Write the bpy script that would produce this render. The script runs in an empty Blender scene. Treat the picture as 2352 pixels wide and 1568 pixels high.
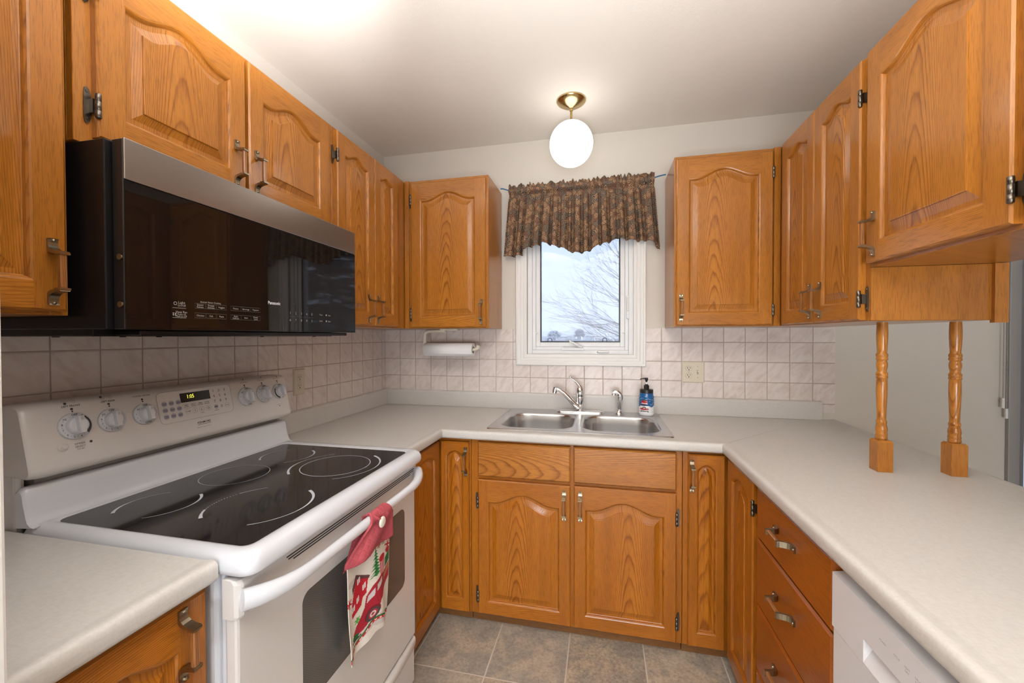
import bpy, bmesh, math, random
import numpy as np
from mathutils import Vector, Matrix

random.seed(11)
RNG = np.random.default_rng(5)
S = bpy.context.scene
C = S.collection
PI = math.pi

# ------------------------------------------------------------------ camera, world, lights, exposure
cam_d = bpy.data.cameras.new('camera')
cam = bpy.data.objects.new('camera', cam_d)
C.objects.link(cam)
cam_d.sensor_width = 36.0
cam_d.lens = 929.1 / 2352 * 36.0
cam_d.clip_start = 0.02
cam_d.clip_end = 600
YAW, PIT, ROL = 0.2194, -0.0129, -0.0021
fw = Vector((-math.sin(YAW) * math.cos(PIT), math.cos(YAW) * math.cos(PIT), math.sin(PIT)))
rt = Vector((math.cos(YAW), math.sin(YAW), 0))
up = rt.cross(fw)
r2 = rt * math.cos(ROL) + up * math.sin(ROL)
u2 = -rt * math.sin(ROL) + up * math.cos(ROL)
M = Matrix.Identity(4)
for i in range(3):
    M[i][0], M[i][1], M[i][2] = r2[i], u2[i], -fw[i]
M.translation = (1.4042, -2.4319, 1.3549)
cam.matrix_world = M
S.camera = cam

S.view_settings.view_transform = 'Standard'
S.view_settings.look = 'None'
S.view_settings.gamma = 1.0
S.view_settings.use_curve_mapping = False
S.view_settings.exposure = 0.45

wd = bpy.data.worlds.new('overcast_sky')
S.world = wd
wd.use_nodes = True
wd.node_tree.nodes['Background'].inputs[0].default_value = (0.64, 0.76, 1.0, 1)
wd.node_tree.nodes['Background'].inputs[1].default_value = 1.2


def lamp(name, kind, loc, aim, power, color=(1, 1, 1), size=0.3, size_y=None, spot=None, blend=1.0):
    d = bpy.data.lights.new(name, kind)
    d.energy = power
    d.color = color
    if kind == 'AREA':
        d.size = size
        if size_y:
            d.shape = 'RECTANGLE'
            d.size_y = size_y
    elif kind == 'SPOT':
        d.shadow_soft_size = size
        d.spot_size = spot
        d.spot_blend = blend
    else:
        d.shadow_soft_size = size
    o = bpy.data.objects.new(name, d)
    C.objects.link(o)
    o.location = loc
    o.rotation_euler = (Vector(aim) - Vector(loc)).to_track_quat('-Z', 'Y').to_euler()
    return o


# the photographer's flashes above the range and behind the camera, after an added aisle uplight
lamp('aisle_fill', 'SPOT', (1.35, -2.0, 1.42), (1.38, -1.9, 2.536), 95, (0.98, 0.985, 1.0), 0.10, spot=math.radians(146), blend=1.0)  # unseen spot in the aisle, added to brighten the ceiling
lamp('bounce_flash_range', 'SPOT', (0.86, -2.02, 1.95), (0.40, -1.50, 2.536), 100, (0.98, 0.985, 1.0), 0.06, spot=math.radians(60), blend=1.0)
lamp('bounce_flash_rear', 'SPOT', (1.15, -2.95, 1.5), (1.15, -2.9, 2.536), 470, (0.96, 0.975, 1.0), 0.06, spot=math.radians(120), blend=1.0)
# added fill lamp, low behind the camera; no window stands there
lamp('rear_fill', 'AREA', (1.75, -5.5, 0.68), (1.5, 0.0, 0.75), 70, (0.90, 0.95, 1.0), 2.0, 0.95)


# ------------------------------------------------------------------ materials
class NT:
    def __init__(s, name):
        s.m = bpy.data.materials.new(name)
        s.m.use_nodes = True
        s.t = s.m.node_tree
        s.b = s.t.nodes['Principled BSDF']
        s.out = s.t.nodes['Material Output']

    def n(s, typ, **kw):
        o = s.t.nodes.new('ShaderNode' + typ)
        for k, v in kw.items():
            setattr(o, k, v)
        return o

    def inp(s, sock, v):
        if isinstance(v, bpy.types.NodeSocket):
            s.t.links.new(v, sock)
        else:
            sock.default_value = v

    def ma(s, op, a, b=0.0, c=0.0):
        o = s.n('Math', operation=op)
        s.inp(o.inputs[0], a)
        s.inp(o.inputs[1], b)
        s.inp(o.inputs[2], c)
        return o.outputs[0]

    def xyz(s, x, y, z=0.0):
        o = s.n('CombineXYZ')
        s.inp(o.inputs[0], x)
        s.inp(o.inputs[1], y)
        s.inp(o.inputs[2], z)
        return o.outputs[0]

    def noise(s, vec, scale, detail=3.0, rough=0.55, dist=0.0):
        o = s.n('TexNoise')
        s.inp(o.inputs['Vector'], vec)
        o.inputs['Scale'].default_value = scale
        o.inputs['Detail'].default_value = detail
        o.inputs['Roughness'].default_value = rough
        o.inputs['Distortion'].default_value = dist
        return o.outputs['Fac']

    def ramp(s, fac, stops, interp='LINEAR'):
        o = s.n('ValToRGB')
        o.color_ramp.interpolation = interp
        e = o.color_ramp.elements
        while len(e) < len(stops):
            e.new(0.5)
        for i, (p, c) in enumerate(stops):
            e[i].position = p
            e[i].color = (c[0], c[1], c[2], 1) if not isinstance(c, (int, float)) else (c, c, c, 1)
        s.inp(o.inputs[0], fac)
        return o.outputs[0]

    def mix(s, fac, a, b, mode='MIX'):
        o = s.n('Mix', data_type='RGBA', blend_type=mode)
        s.inp(o.inputs[0], fac)
        for k, v in ((6, a), (7, b)):
            if isinstance(v, tuple):
                v = (v[0], v[1], v[2], 1)
            s.inp(o.inputs[k], v)
        return o.outputs[2]

    def obj(s):
        return s.n('TexCoord').outputs['Object']

    def sep(s, v):
        o = s.n('SeparateXYZ')
        s.t.links.new(v, o.inputs[0])
        return o.outputs

    def set(s, **kw):
        for k, v in kw.items():
            k = k.replace('_', ' ')
            if isinstance(v, tuple):
                v = (v[0], v[1], v[2], 1)
            s.inp(s.b.inputs[k], v)

    def bump(s, h, strength=0.3, dist=0.002):
        o = s.n('Bump')
        o.inputs['Strength'].default_value = strength
        o.inputs['Distance'].default_value = dist
        s.inp(o.inputs['Height'], h)
        s.t.links.new(o.outputs[0], s.b.inputs['Normal'])


def plain(name, col, rough=0.5, metal=0.0, coat=0.0, **kw):
    t = NT(name)
    t.set(Base_Color=col, Roughness=rough, Metallic=metal, Coat_Weight=coat, **kw)
    v = t.obj()
    f = t.noise(v, 60, 2)
    c = t.mix(f, tuple(x * 0.985 for x in col), tuple(min(1, x * 1.01) for x in col))
    t.t.links.new(c, t.b.inputs['Base Color'])
    return t.m


def wood(name, light, mid, dark, rough=0.3, contrast=1.0):
    t = NT(name)
    uv = t.n('UVMap').outputs[0]
    x, y, _ = t.sep(uv)
    d1 = t.noise(t.xyz(t.ma('MULTIPLY', x, 7.0), t.ma('MULTIPLY', y, 1.3)), 1.0, 2, 0.4)
    d2 = t.noise(t.xyz(t.ma('MULTIPLY', x, 55.0), t.ma('MULTIPLY', y, 9.0), 3.7), 1.0, 2, 0.5)
    q = t.ma('MULTIPLY', y, 11.0)
    q = t.ma('ADD', q, t.ma('MULTIPLY', t.ma('MULTIPLY', x, x), 1300.0))
    q = t.ma('ADD', q, t.ma('MULTIPLY', d1, 6.0))
    q = t.ma('ADD', q, t.ma('MULTIPLY', d2, 0.55))
    ring = t.ma('FRACT', q)
    base = t.ramp(ring, [(0.0, mid), (0.1, light), (0.55, light), (0.76, mid), (0.9, dark), (0.96, dark), (1.0, mid)])
    tone = t.noise(t.xyz(t.ma('MULTIPLY', x, 14.0), t.ma('MULTIPLY', y, 1.4), 9.1), 1.0, 3, 0.6)
    fade = t.noise(t.xyz(t.ma('MULTIPLY', x, 26.0), t.ma('MULTIPLY', y, 3.0), 5.5), 1.0, 3, 0.6)
    base = t.mix(t.ramp(fade, [(0.38, 0.5), (0.62, 0.0)]), base, mid)
    base = t.mix(0.34 * contrast, base, t.ramp(tone, [(0.3, dark), (0.5, mid), (0.72, light)]))
    pore = t.noise(t.xyz(t.ma('MULTIPLY', x, 520.0), t.ma('MULTIPLY', y, 26.0), 1.3), 1.0, 2, 0.6)
    pm = t.ramp(pore, [(0.36, 0.55), (0.5, 1.0)])
    base = t.mix(0.55, base, t.mix(1.0, base, pm, 'MULTIPLY'))
    t.set(Base_Color=base, Roughness=rough, Coat_Weight=0.4, Coat_Roughness=0.13, Specular_IOR_Level=0.3)
    t.bump(pm, 0.12, 0.0006)
    return t.m


OAK = wood('honey_oak', (0.50, 0.196, 0.028), (0.39, 0.138, 0.016), (0.19, 0.055, 0.006))
OAKB = wood('amber_oak', (0.48, 0.168, 0.012), (0.37, 0.112, 0.007), (0.17, 0.042, 0.003))
OAKG = wood('worn_grip_oak', (0.40, 0.17, 0.05), (0.27, 0.10, 0.03), (0.09, 0.035, 0.014))
OAKD = wood('drawer_veneer', (0.36, 0.098, 0.011), (0.30, 0.076, 0.008), (0.23, 0.052, 0.005), contrast=0.6)
OAKT = wood('toe_kick_oak', (0.25, 0.11, 0.03), (0.19, 0.075, 0.018), (0.12, 0.045, 0.01), 0.5)
BRASS = plain('antique_brass', (0.34, 0.285, 0.20), 0.28, 1.0)
BRONZE = plain('dark_bronze', (0.17, 0.15, 0.125), 0.32, 1.0)
GOLD = plain('polished_brass', (0.62, 0.48, 0.24), 0.22, 1.0)
CHROME = plain('chrome', (0.82, 0.83, 0.85), 0.07, 1.0)
WHITE = plain('white_enamel', (0.70, 0.725, 0.78), 0.22, 0, 0.5)
BISQUE = plain('range_white', (0.68, 0.66, 0.645), 0.3, 0, 0.3)
DWHITE = plain('dishwasher_white', (0.70, 0.70, 0.73), 0.32)
VINYL = plain('white_vinyl', (0.76, 0.77, 0.78), 0.4)
TRIM = plain('painted_trim', (0.78, 0.77, 0.75), 0.4)
ALMOND = plain('almond_plastic', (0.62, 0.56, 0.44), 0.4)
IVORY = plain('ivory_plastic', (0.70, 0.66, 0.54), 0.4)
BLACK = plain('black_plastic', (0.012, 0.012, 0.013), 0.35)
SLOT = plain('vent_slot', (0.03, 0.027, 0.025), 0.7)
GREYP = plain('vent_grey', (0.36, 0.335, 0.31), 0.5)
INK = plain('ink', (0.05, 0.045, 0.045), 0.6)
INKL = plain('faint_ink', (0.26, 0.25, 0.25), 0.6)
GBLUE = plain('keypad_bluegrey', (0.42, 0.41, 0.48), 0.5)
NAVY = plain('keypad_ink', (0.12, 0.115, 0.2), 0.5)
SILVERINK = plain('silver_print', (0.75, 0.78, 0.82), 0.5)
DIMINK = plain('grey_print', (0.42, 0.40, 0.38), 0.5)
BURN = plain('burner_print', (0.50, 0.53, 0.60), 0.35)
BLUEC = plain('blue_cord', (0.03, 0.16, 0.33), 0.5)
DBLACK = plain('microwave_case', (0.009, 0.0085, 0.009), 0.3, Specular_IOR_Level=0.3)
SNOW = plain('snow', (0.86, 0.89, 0.93), 0.9)
BARK = plain('bare_bark', (0.14, 0.13, 0.14), 0.9)
HAZED = plain('hazed_foliage', (0.40, 0.47, 0.55), 0.95)  # distance haze put into the far trees' pale blue-grey colour
SPRUCE = plain('spruce_needles', (0.03, 0.055, 0.05), 0.9)
HOUSEW = plain('pale_siding', (0.72, 0.74, 0.78), 0.9)
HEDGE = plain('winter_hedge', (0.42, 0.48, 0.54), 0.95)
BLIND = plain('backlit_blind', (0.13, 0.12, 0.115), 0.6)  # shade of backlit slats put into the dark colour
GREYJ = plain('grey_frame', (0.36, 0.345, 0.335), 0.5)
CHAINM = plain('chain_grey', (0.36, 0.34, 0.32), 0.5)
REDQ = None


def mk_wall(name, col, bs=0.12):
    t = NT(name)
    v = t.obj()
    n = t.noise(v, 180, 3, 0.6)
    n2 = t.noise(v, 2.5, 2)
    c = t.mix(n2, tuple(x * 0.975 for x in col), tuple(min(1, x * 1.02) for x in col))
    t.set(Base_Color=c, Roughness=0.75)
    t.bump(n, bs, 0.002)
    return t.m


WALL = mk_wall('wall_paint', (0.63, 0.585, 0.525))
CEIL = mk_wall('ceiling_paint', (0.75, 0.71, 0.65), 0.2)


def tilemat(name, axis, o0, sgn):
    """square ceramic tiles, one grid line at o0 along axis, one at z = 1.319"""
    t = NT(name)
    p = t.sep(t.obj())
    T = 0.108
    a = t.ma('DIVIDE', t.ma('MULTIPLY', t.ma('SUBTRACT', p[axis], o0), sgn), T)
    b = t.ma('DIVIDE', t.ma('SUBTRACT', p[2], 1.319), T)
    fa, fb = t.ma('FRACT', t.ma('ADD', a, 40.0)), t.ma('FRACT', t.ma('ADD', b, 40.0))
    ea = t.ma('MINIMUM', fa, t.ma('SUBTRACT', 1.0, fa))
    eb = t.ma('MINIMUM', fb, t.ma('SUBTRACT', 1.0, fb))
    e = t.ma('MINIMUM', ea, eb)
    g = t.ramp(e, [(0.012, 0.0), (0.02, 1.0)])
    h = t.ramp(e, [(0.008, 0.0), (0.045, 1.0)])
    cell = t.xyz(t.ma('FLOOR', t.ma('ADD', a, 40.0)), t.ma('FLOOR', t.ma('ADD', b, 40.0)))
    wn = t.n('TexWhiteNoise', noise_dimensions='3D')
    t.t.links.new(cell, wn.inputs['Vector'])
    r = wn.outputs['Value']
    dia = t.ma('ADD', t.ma('MULTIPLY', p[axis], 0.75 * sgn), t.ma('MULTIPLY', p[2], -0.66))
    crs = t.ma('ADD', t.ma('MULTIPLY', p[axis], 0.66 * sgn), t.ma('MULTIPLY', p[2], 0.75))
    vec = t.xyz(t.ma('MULTIPLY', dia, 34.0), t.ma('MULTIPLY', crs, 12.0), t.ma('MULTIPLY', r, 31.0))
    n = t.noise(vec, 1.0, 4, 0.6, 0.8)
    mar = t.ramp(n, [(0.3, (0.59, 0.50, 0.465)), (0.5, (0.69, 0.615, 0.58)), (0.68, (0.74, 0.68, 0.65))])
    mar = t.mix(t.ma('MULTIPLY', r, 0.25), mar, (0.62, 0.53, 0.49))
    c = t.mix(g, (0.40, 0.33, 0.285), mar)
    t.set(Base_Color=c, Roughness=t.ramp(g, [(0, 0.8), (1, 0.32)]), Specular_IOR_Level=0.4)
    t.bump(h, 0.5, 0.002)
    return t.m


TILEB = tilemat('tile_back', 0, 0.1127, 1.0)
TILEL = tilemat('tile_left', 1, -0.0495, -1.0)


def floormat():
    t = NT('floor_stone_tile')
    p = t.sep(t.obj())
    T = 0.316
    a = t.ma('DIVIDE', t.ma('SUBTRACT', p[0], 0.947 - T * 20), T)
    b = t.ma('DIVIDE', t.ma('SUBTRACT', p[1], -0.902 - T * 30), T)
    fa, fb = t.ma('FRACT', a), t.ma('FRACT', b)
    e = t.ma('MINIMUM', t.ma('MINIMUM', fa, t.ma('SUBTRACT', 1.0, fa)), t.ma('MINIMUM', fb, t.ma('SUBTRACT', 1.0, fb)))
    g = t.ramp(e, [(0.006, 0.0), (0.011, 1.0)])
    wn = t.n('TexWhiteNoise', noise_dimensions='3D')
    t.t.links.new(t.xyz(t.ma('FLOOR', a), t.ma('FLOOR', b)), wn.inputs['Vector'])
    r = wn.outputs['Value']
    v = t.xyz(p[0], p[1], t.ma('MULTIPLY', r, 9.0))
    big = t.noise(v, 7.0, 5, 0.62, 0.6)
    fine = t.noise(v, 85.0, 5, 0.7)
    c = t.ramp(big, [(0.3, (0.21, 0.185, 0.155)), (0.45, (0.34, 0.30, 0.25)), (0.56, (0.46, 0.375, 0.28)), (0.72, (0.54, 0.475, 0.39))])
    c = t.mix(0.9, c, t.ramp(fine, [(0.3, 0.5), (0.55, 1.0), (0.75, 1.3)]), 'MULTIPLY')
    c = t.mix(t.ma('MULTIPLY', r, 0.3), c, (0.40, 0.385, 0.36))
    c = t.mix(g, (0.58, 0.54, 0.48), c)
    t.set(Base_Color=c, Roughness=0.45)
    t.bump(t.ma('ADD', t.ma('MULTIPLY', fine, 0.5), g), 0.35, 0.002)
    return t.m


FLOOR = floormat()


def lamimat():
    t = NT('beige_laminate')
    p = t.obj()
    s = t.sep(p)
    a = t.noise(t.xyz(t.ma('MULTIPLY', s[0], 260.0), t.ma('MULTIPLY', s[1], 70.0), t.ma('MULTIPLY', s[2], 260.0)), 1.0, 2, 0.6)
    b = t.noise(t.xyz(t.ma('MULTIPLY', s[0], 70.0), t.ma('MULTIPLY', s[1], 260.0), t.ma('MULTIPLY', s[2], 200.0)), 1.0, 2, 0.6)
    f = t.ma('MULTIPLY', t.ma('ADD', a, b), 0.5)
    c = t.ramp(f, [(0.36, (0.555, 0.53, 0.503)), (0.5, (0.585, 0.562, 0.537)), (0.64, (0.61, 0.59, 0.566))])
    t.set(Base_Color=c, Roughness=0.38, Specular_IOR_Level=0.4)
    t.bump(f, 0.15, 0.0006)
    return t.m


LAM = lamimat()
SEAM = plain('counter_seam', (0.16, 0.14, 0.12), 0.7)


def steelmat(name, axis, col=(0.60, 0.585, 0.57), r=0.3):
    t = NT(name)
    s = t.sep(t.obj())
    k = [900.0] * 3
    k[axis] = 3.0
    n = t.noise(t.xyz(*[t.ma('MULTIPLY', s[i], k[i]) for i in range(3)]), 1.0, 2, 0.6)
    t.set(Base_Color=col, Metallic=1.0,
          Roughness=r)
    return t.m


STEELY = steelmat('brushed_steel', 1, (0.42, 0.39, 0.365), 0.27)
STEELX = steelmat('sink_steel', 0, (0.60, 0.60, 0.61), 0.27)


def glassblack():
    t = NT('cooktop_glass')
    p = t.obj()
    n = t.noise(p, 900, 2, 0.7)
    c = t.ramp(n, [(0.55, (0.014, 0.012, 0.012)), (0.68, (0.05, 0.042, 0.042))])
    t.set(Base_Color=c, Roughness=0.07, Specular_IOR_Level=0.45)
    return t.m


COOK = glassblack()
MWG = plain('microwave_glass', (0.008, 0.006, 0.0055), 0.03, Specular_IOR_Level=0.42)


def ovenglass():
    t = NT('oven_window')
    s = t.sep(t.obj())
    w = t.ma('SINE', t.ma('MULTIPLY', s[2], 1500.0))
    w2 = t.ma('SINE', t.ma('MULTIPLY', s[1], 1100.0))
    f = t.ma('MULTIPLY', w, w2)
    c = t.ramp(f, [(0.0, (0.085, 0.079, 0.073)), (0.8, (0.18, 0.17, 0.16))])
    t.set(Base_Color=c, Roughness=0.08, Specular_IOR_Level=0.55)
    return t.m


OVEN = ovenglass()


def emit(name, col, st):
    t = NT(name)
    t.set(Base_Color=col, Emission_Color=col, Emission_Strength=st, Roughness=0.4)
    return t.m


GLOBE = emit('lit_opal_glass', (1.0, 0.97, 0.92), 2.6)
DIGIT = emit('clock_digits', (0.75, 0.72, 0.08), 1.1)
DISP = plain('clock_window', (0.012, 0.013, 0.012), 0.15)


def panemat():
    t = NT('window_glass')
    tr = t.n('BsdfTransparent')
    tr.inputs[0].default_value = (0.95, 0.97, 0.98, 1)
    gl = t.n('BsdfGlossy')
    gl.inputs['Roughness'].default_value = 0.01
    fr = t.n('Fresnel')
    fr.inputs[0].default_value = 1.5
    mx = t.n('MixShader')
    t.t.links.new(fr.outputs[0], mx.inputs[0])
    t.t.links.new(tr.outputs[0], mx.inputs[1])
    t.t.links.new(gl.outputs[0], mx.inputs[2])
    t.t.links.new(mx.outputs[0], t.out.inputs[0])
    return t.m


def screenmat():
    t = NT('insect_screen_mesh')
    tr = t.n('BsdfTransparent')
    df = t.n('BsdfDiffuse')
    df.inputs[0].default_value = (0.80, 0.81, 0.83, 1)
    mx = t.n('MixShader')
    mx.inputs[0].default_value = 0.30
    t.t.links.new(tr.outputs[0], mx.inputs[1])
    t.t.links.new(df.outputs[0], mx.inputs[2])
    t.t.links.new(mx.outputs[0], t.out.inputs[0])
    return t.m


PANE, SCREEN = panemat(), screenmat()


def paisley():
    t = NT('paisley_cotton')
    uv = t.n('UVMap').outputs[0]
    wob = t.n('TexNoise')
    t.t.links.new(uv, wob.inputs['Vector'])
    wob.inputs['Scale'].default_value = 22
    wob.inputs['Detail'].default_value = 2
    vv = t.n('VectorMath', operation='MULTIPLY_ADD')
    t.t.links.new(wob.outputs['Color'], vv.inputs[0])
    vv.inputs[1].default_value = (0.030, 0.030, 0)
    t.t.links.new(uv, vv.inputs[2])
    v = vv.outputs[0]

    def vor(scale):
        o = t.n('TexVoronoi', feature='F1', voronoi_dimensions='2D')
        t.t.links.new(v, o.inputs['Vector'])
        o.inputs['Scale'].default_value = scale
        return o.outputs['Distance'], o.outputs['Color']
    d1, c1 = vor(30)
    d2, c2 = vor(95)
    pick = t.sep(c1)
    ring = t.ma('ADD', t.ma('MULTIPLY', t.ma('SINE', t.ma('MULTIPLY', d1, 34.0)), 0.5), 0.5)
    tan = t.ramp(ring, [(0.1, (0.035, 0.022, 0.02)), (0.42, (0.15, 0.065, 0.04)), (0.72, (0.34, 0.20, 0.10)), (0.95, (0.44, 0.30, 0.175))])
    slate = t.ramp(ring, [(0.1, (0.03, 0.022, 0.022)), (0.45, (0.06, 0.064, 0.066)), (0.8, (0.16, 0.10, 0.06)), (0.97, (0.30, 0.23, 0.15))])
    flower = t.mix(t.ramp(pick[0], [(0.52, 0.0), (0.56, 1.0)]), tan, slate)
    red = t.mix(t.ramp(d2, [(0.1, 1.0), (0.2, 0.0)]), (0.11, 0.06, 0.043), (0.28, 0.05, 0.035))
    r2_ = t.ma('ADD', t.ma('MULTIPLY', t.ma('SINE', t.ma('MULTIPLY', d2, 60.0)), 0.5), 0.5)
    gnd = t.mix(t.ma('MULTIPLY', r2_, 0.8), red, (0.17, 0.105, 0.06))
    msk = t.ramp(d1, [(0.52, 1.0), (0.60, 0.0)])
    c = t.mix(msk, gnd, flower)
    fine = t.noise(v, 120, 4, 0.75)
    c = t.mix(0.9, c, t.ramp(fine, [(0.3, 0.6), (0.52, 1.25), (0.75, 1.9)]), 'MULTIPLY')
    t.set(Base_Color=c, Roughness=0.9, Specular_IOR_Level=0.15)
    return t.m


PAIS = paisley()
LINING = plain('curtain_lining', (0.62, 0.57, 0.50), 0.9)


def vcol(name, rough=0.8, coat=0.0, bumps=0.0):
    t = NT(name)
    a = t.n('VertexColor', layer_name='Col')
    t.set(Base_Color=a.outputs[0], Roughness=rough, Coat_Weight=coat)
    if bumps:
        t.bump(t.noise(t.obj(), 700, 2, 0.6), bumps, 0.001)
    return t.m


PRINT = vcol('printed_cotton', 0.9, 0, 0.3)
GLAZE = vcol('glazed_ceramic', 0.18, 0.4)


def quilt():
    t = NT('red_quilted_cotton')
    uv = t.n('UVMap').outputs[0]
    x, y, _ = t.sep(uv)
    a = t.ma('ABSOLUTE', t.ma('SINE', t.ma('MULTIPLY', t.ma('ADD', x, y), 150.0)))
    b = t.ma('ABSOLUTE', t.ma('SINE', t.ma('MULTIPLY', t.ma('SUBTRACT', x, y), 150.0)))
    e = t.ma('MINIMUM', a, b)
    n = t.noise(uv, 60, 4, 0.65)
    c = t.mix(n, (0.36, 0.04, 0.06), (0.50, 0.10, 0.12))
    c = t.mix(t.ramp(e, [(0.03, 0.18), (0.09, 0.0)]), c, (0.60, 0.30, 0.30))
    t.set(Base_Color=c, Roughness=0.9)
    t.bump(t.ramp(e, [(0.0, 0.0), (0.6, 1.0)]), 0.3, 0.003)
    return t.m


REDQ = quilt()
PAPER = plain('paper_towel', (0.80, 0.80, 0.81), 0.95)
CARD = plain('cardboard_core', (0.30, 0.24, 0.19), 0.9)
BUTTON = plain('cream_button', (0.78, 0.75, 0.66), 0.4)
GREYC = plain('grey_cord', (0.5, 0.5, 0.5), 0.6)


# ------------------------------------------------------------------ mesh builder
class MB:
    def __init__(s):
        s.v, s.f, s.uv, s.m, s.sm = [], [], [], [], []
        s.col = None

    def add(s, verts, faces, mat=0, wood=None, uvs=None, smooth=False):
        k = len(s.v)
        s.v += [tuple(v) for v in verts]
        if wood is not None:
            g, cen, uo, vo = wood
            a, b = [i for i in range(3) if i != g]
        for f in faces:
            s.f.append(tuple(k + i for i in f))
            if wood is not None:
                s.uv.append([((verts[i][a] - cen[a]) + 0.7 * (verts[i][b] - cen[b]) + uo, verts[i][g] + vo) for i in f])
            elif uvs is not None:
                s.uv.append([uvs[i] for i in f])
            else:
                s.uv.append([(verts[i][0], verts[i][2]) for i in f])
            s.m.append(mat)
            s.sm.append(smooth)
        return s

    def box(s, lo, hi, mat=0, g=None, uo=None):
        x0, y0, z0 = lo
        x1, y1, z1 = hi
        V = [(x0, y0, z0), (x1, y0, z0), (x1, y1, z0), (x0, y1, z0), (x0, y0, z1), (x1, y0, z1), (x1, y1, z1), (x0, y1, z1)]
        F = [(0, 3, 2, 1), (4, 5, 6, 7), (0, 1, 5, 4), (1, 2, 6, 5), (2, 3, 7, 6), (3, 0, 4, 7)]
        w = None
        if g is not None:
            cen = [(lo[i] + hi[i]) / 2 for i in range(3)]
            w = (g, cen, (0.22 + 0.2 * random.random()) * random.choice((-1, 1)) if uo is None else uo, random.random() * 9)
        return s.add(V, F, mat, w)

    def loft(s, loops, mat=0, closed=True, cap=(False, False), smooth=True, wood=None):
        n = len(loops[0])
        V = [p for L in loops for p in L]
        F = []
        for j in range(len(loops) - 1):
            for i in range(n if closed else n - 1):
                i2 = (i + 1) % n
                F.append((j * n + i, j * n + i2, (j + 1) * n + i2, (j + 1) * n + i))
        s.add(V, F, mat, wood, smooth=smooth)
        if cap[0]:
            s.add(loops[0], [tuple(range(n))[::-1]], mat, wood)
        if cap[1]:
            s.add(loops[-1], [tuple(range(n))], mat, wood)
        return s

    def lathe(s, prof, c=(0, 0, 0), seg=28, mat=0, axis=2, cap=(True, True), wood=None):
        """prof: (r, h) pairs turned about the axis through c"""
        L = []
        for r, h in prof:
            lp = []
            for i in range(seg):
                a = 2 * PI * i / seg
                p = [0, 0, 0]
                p[(axis + 1) % 3] = r * math.cos(a)
                p[(axis + 2) % 3] = r * math.sin(a)
                p[axis] = h
                lp.append((p[0] + c[0], p[1] + c[1], p[2] + c[2]))
            L.append(lp)
        return s.loft(L, mat, cap=cap, wood=wood)

    def tube(s, pts, rad, seg=10, mat=0, cap=True, flat=None):
        pts = [Vector(p) for p in pts]
        n = len(pts)
        if not isinstance(rad, (list, tuple)):
            rad = [rad] * n
        t0 = (pts[1] - pts[0]).normalized()
        ref = Vector((0, 0, 1)) if abs(t0.z) < 0.9 else Vector((1, 0, 0))
        N = t0.cross(ref).normalized()
        L = []
        for i in range(n):
            t = (pts[min(i + 1, n - 1)] - pts[max(i - 1, 0)]).normalized()
            N = (N - t * N.dot(t)).normalized()
            B = t.cross(N)
            k = flat or (1, 1)
            L.append([tuple(pts[i] + rad[i] * (k[0] * math.cos(2 * PI * j / seg) * N + k[1] * math.sin(2 * PI * j / seg) * B)) for j in range(seg)])
        return s.loft(L, mat, cap=(cap, cap))

    def prism(s, poly, axis, a0, a1, mat=0, wood=None, smooth=False):
        """extrude a 2-D polygon (in the two other axes, cyclic order) from a0 to a1"""
        def P(p, h):
            q = [0, 0, 0]
            q[(axis + 1) % 3], q[(axis + 2) % 3], q[axis] = p[0], p[1], h
            return tuple(q)
        A, B = [P(p, a0) for p in poly], [P(p, a1) for p in poly]
        return s.loft([A, B], mat, cap=(True, True), smooth=smooth, wood=wood)

    def build(s, name, mats, parent=None, bevel=0.0, seg=2, mods=(), fix=True):
        me = bpy.data.meshes.new(name)
        me.from_pydata(s.v, [], s.f)
        ul = me.uv_layers.new(name='UVMap')
        ul.data.foreach_set('uv', [c for f in s.uv for p in f for c in p])
        if not isinstance(mats, (list, tuple)):
            mats = [mats]
        for m in mats:
            me.materials.append(m)
        me.polygons.foreach_set('material_index', s.m)
        me.polygons.foreach_set('use_smooth', s.sm)
        if s.col is not None:
            ca = me.color_attributes.new('Col', 'FLOAT_COLOR', 'POINT')
            ca.data.foreach_set('color', np.asarray(s.col, dtype=np.float32).ravel())
        if fix:
            bm = bmesh.new()
            bm.from_mesh(me)
            bmesh.ops.recalc_face_normals(bm, faces=bm.faces)
            bm.to_mesh(me)
            bm.free()
        me.update()
        o = bpy.data.objects.new(name, me)
        C.objects.link(o)
        if parent is not None:
            o.parent = parent
        if bevel:
            b = o.modifiers.new('bevel', 'BEVEL')
            b.width = bevel
            b.segments = seg
            b.limit_method = 'ANGLE'
            b.angle_limit = math.radians(40)
            b.harden_normals = False
        return o


def tag(o, label, cat, group=None, kind=None):
    o['label'] = label
    o['category'] = cat
    if group:
        o['group'] = group
    if kind:
        o['kind'] = kind
    return o


def thing(name, label, cat, loc=(0, 0, 0), rz=0.0, group=None):
    o = bpy.data.objects.new(name, None)
    o.empty_display_size = 0.05
    C.objects.link(o)
    o.location = loc
    o.rotation_euler = (0, 0, rz)
    return tag(o, label, cat, group)


def struct(o, label=None, cat=None):
    o['kind'] = 'structure'
    if label:
        o['label'] = label
        o['category'] = cat
    return o


_tc = {}


def text_geo(body, bold=False):
    key = (body, bold)
    if key not in _tc:
        cu = bpy.data.curves.new('lettering', 'FONT')
        cu.body = body
        cu.size = 1.0
        cu.resolution_u = 2
        if bold:
            cu.offset = 0.018
        ob = bpy.data.objects.new('lettering', cu)
        C.objects.link(ob)
        me = ob.to_mesh()
        V = [(v.co.x, v.co.y) for v in me.vertices]
        F = [tuple(p.vertices) for p in me.polygons]
        ob.to_mesh_clear()
        bpy.data.objects.remove(ob)
        bpy.data.curves.remove(cu)
        _tc[key] = (V, F)
    return _tc[key]


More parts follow.
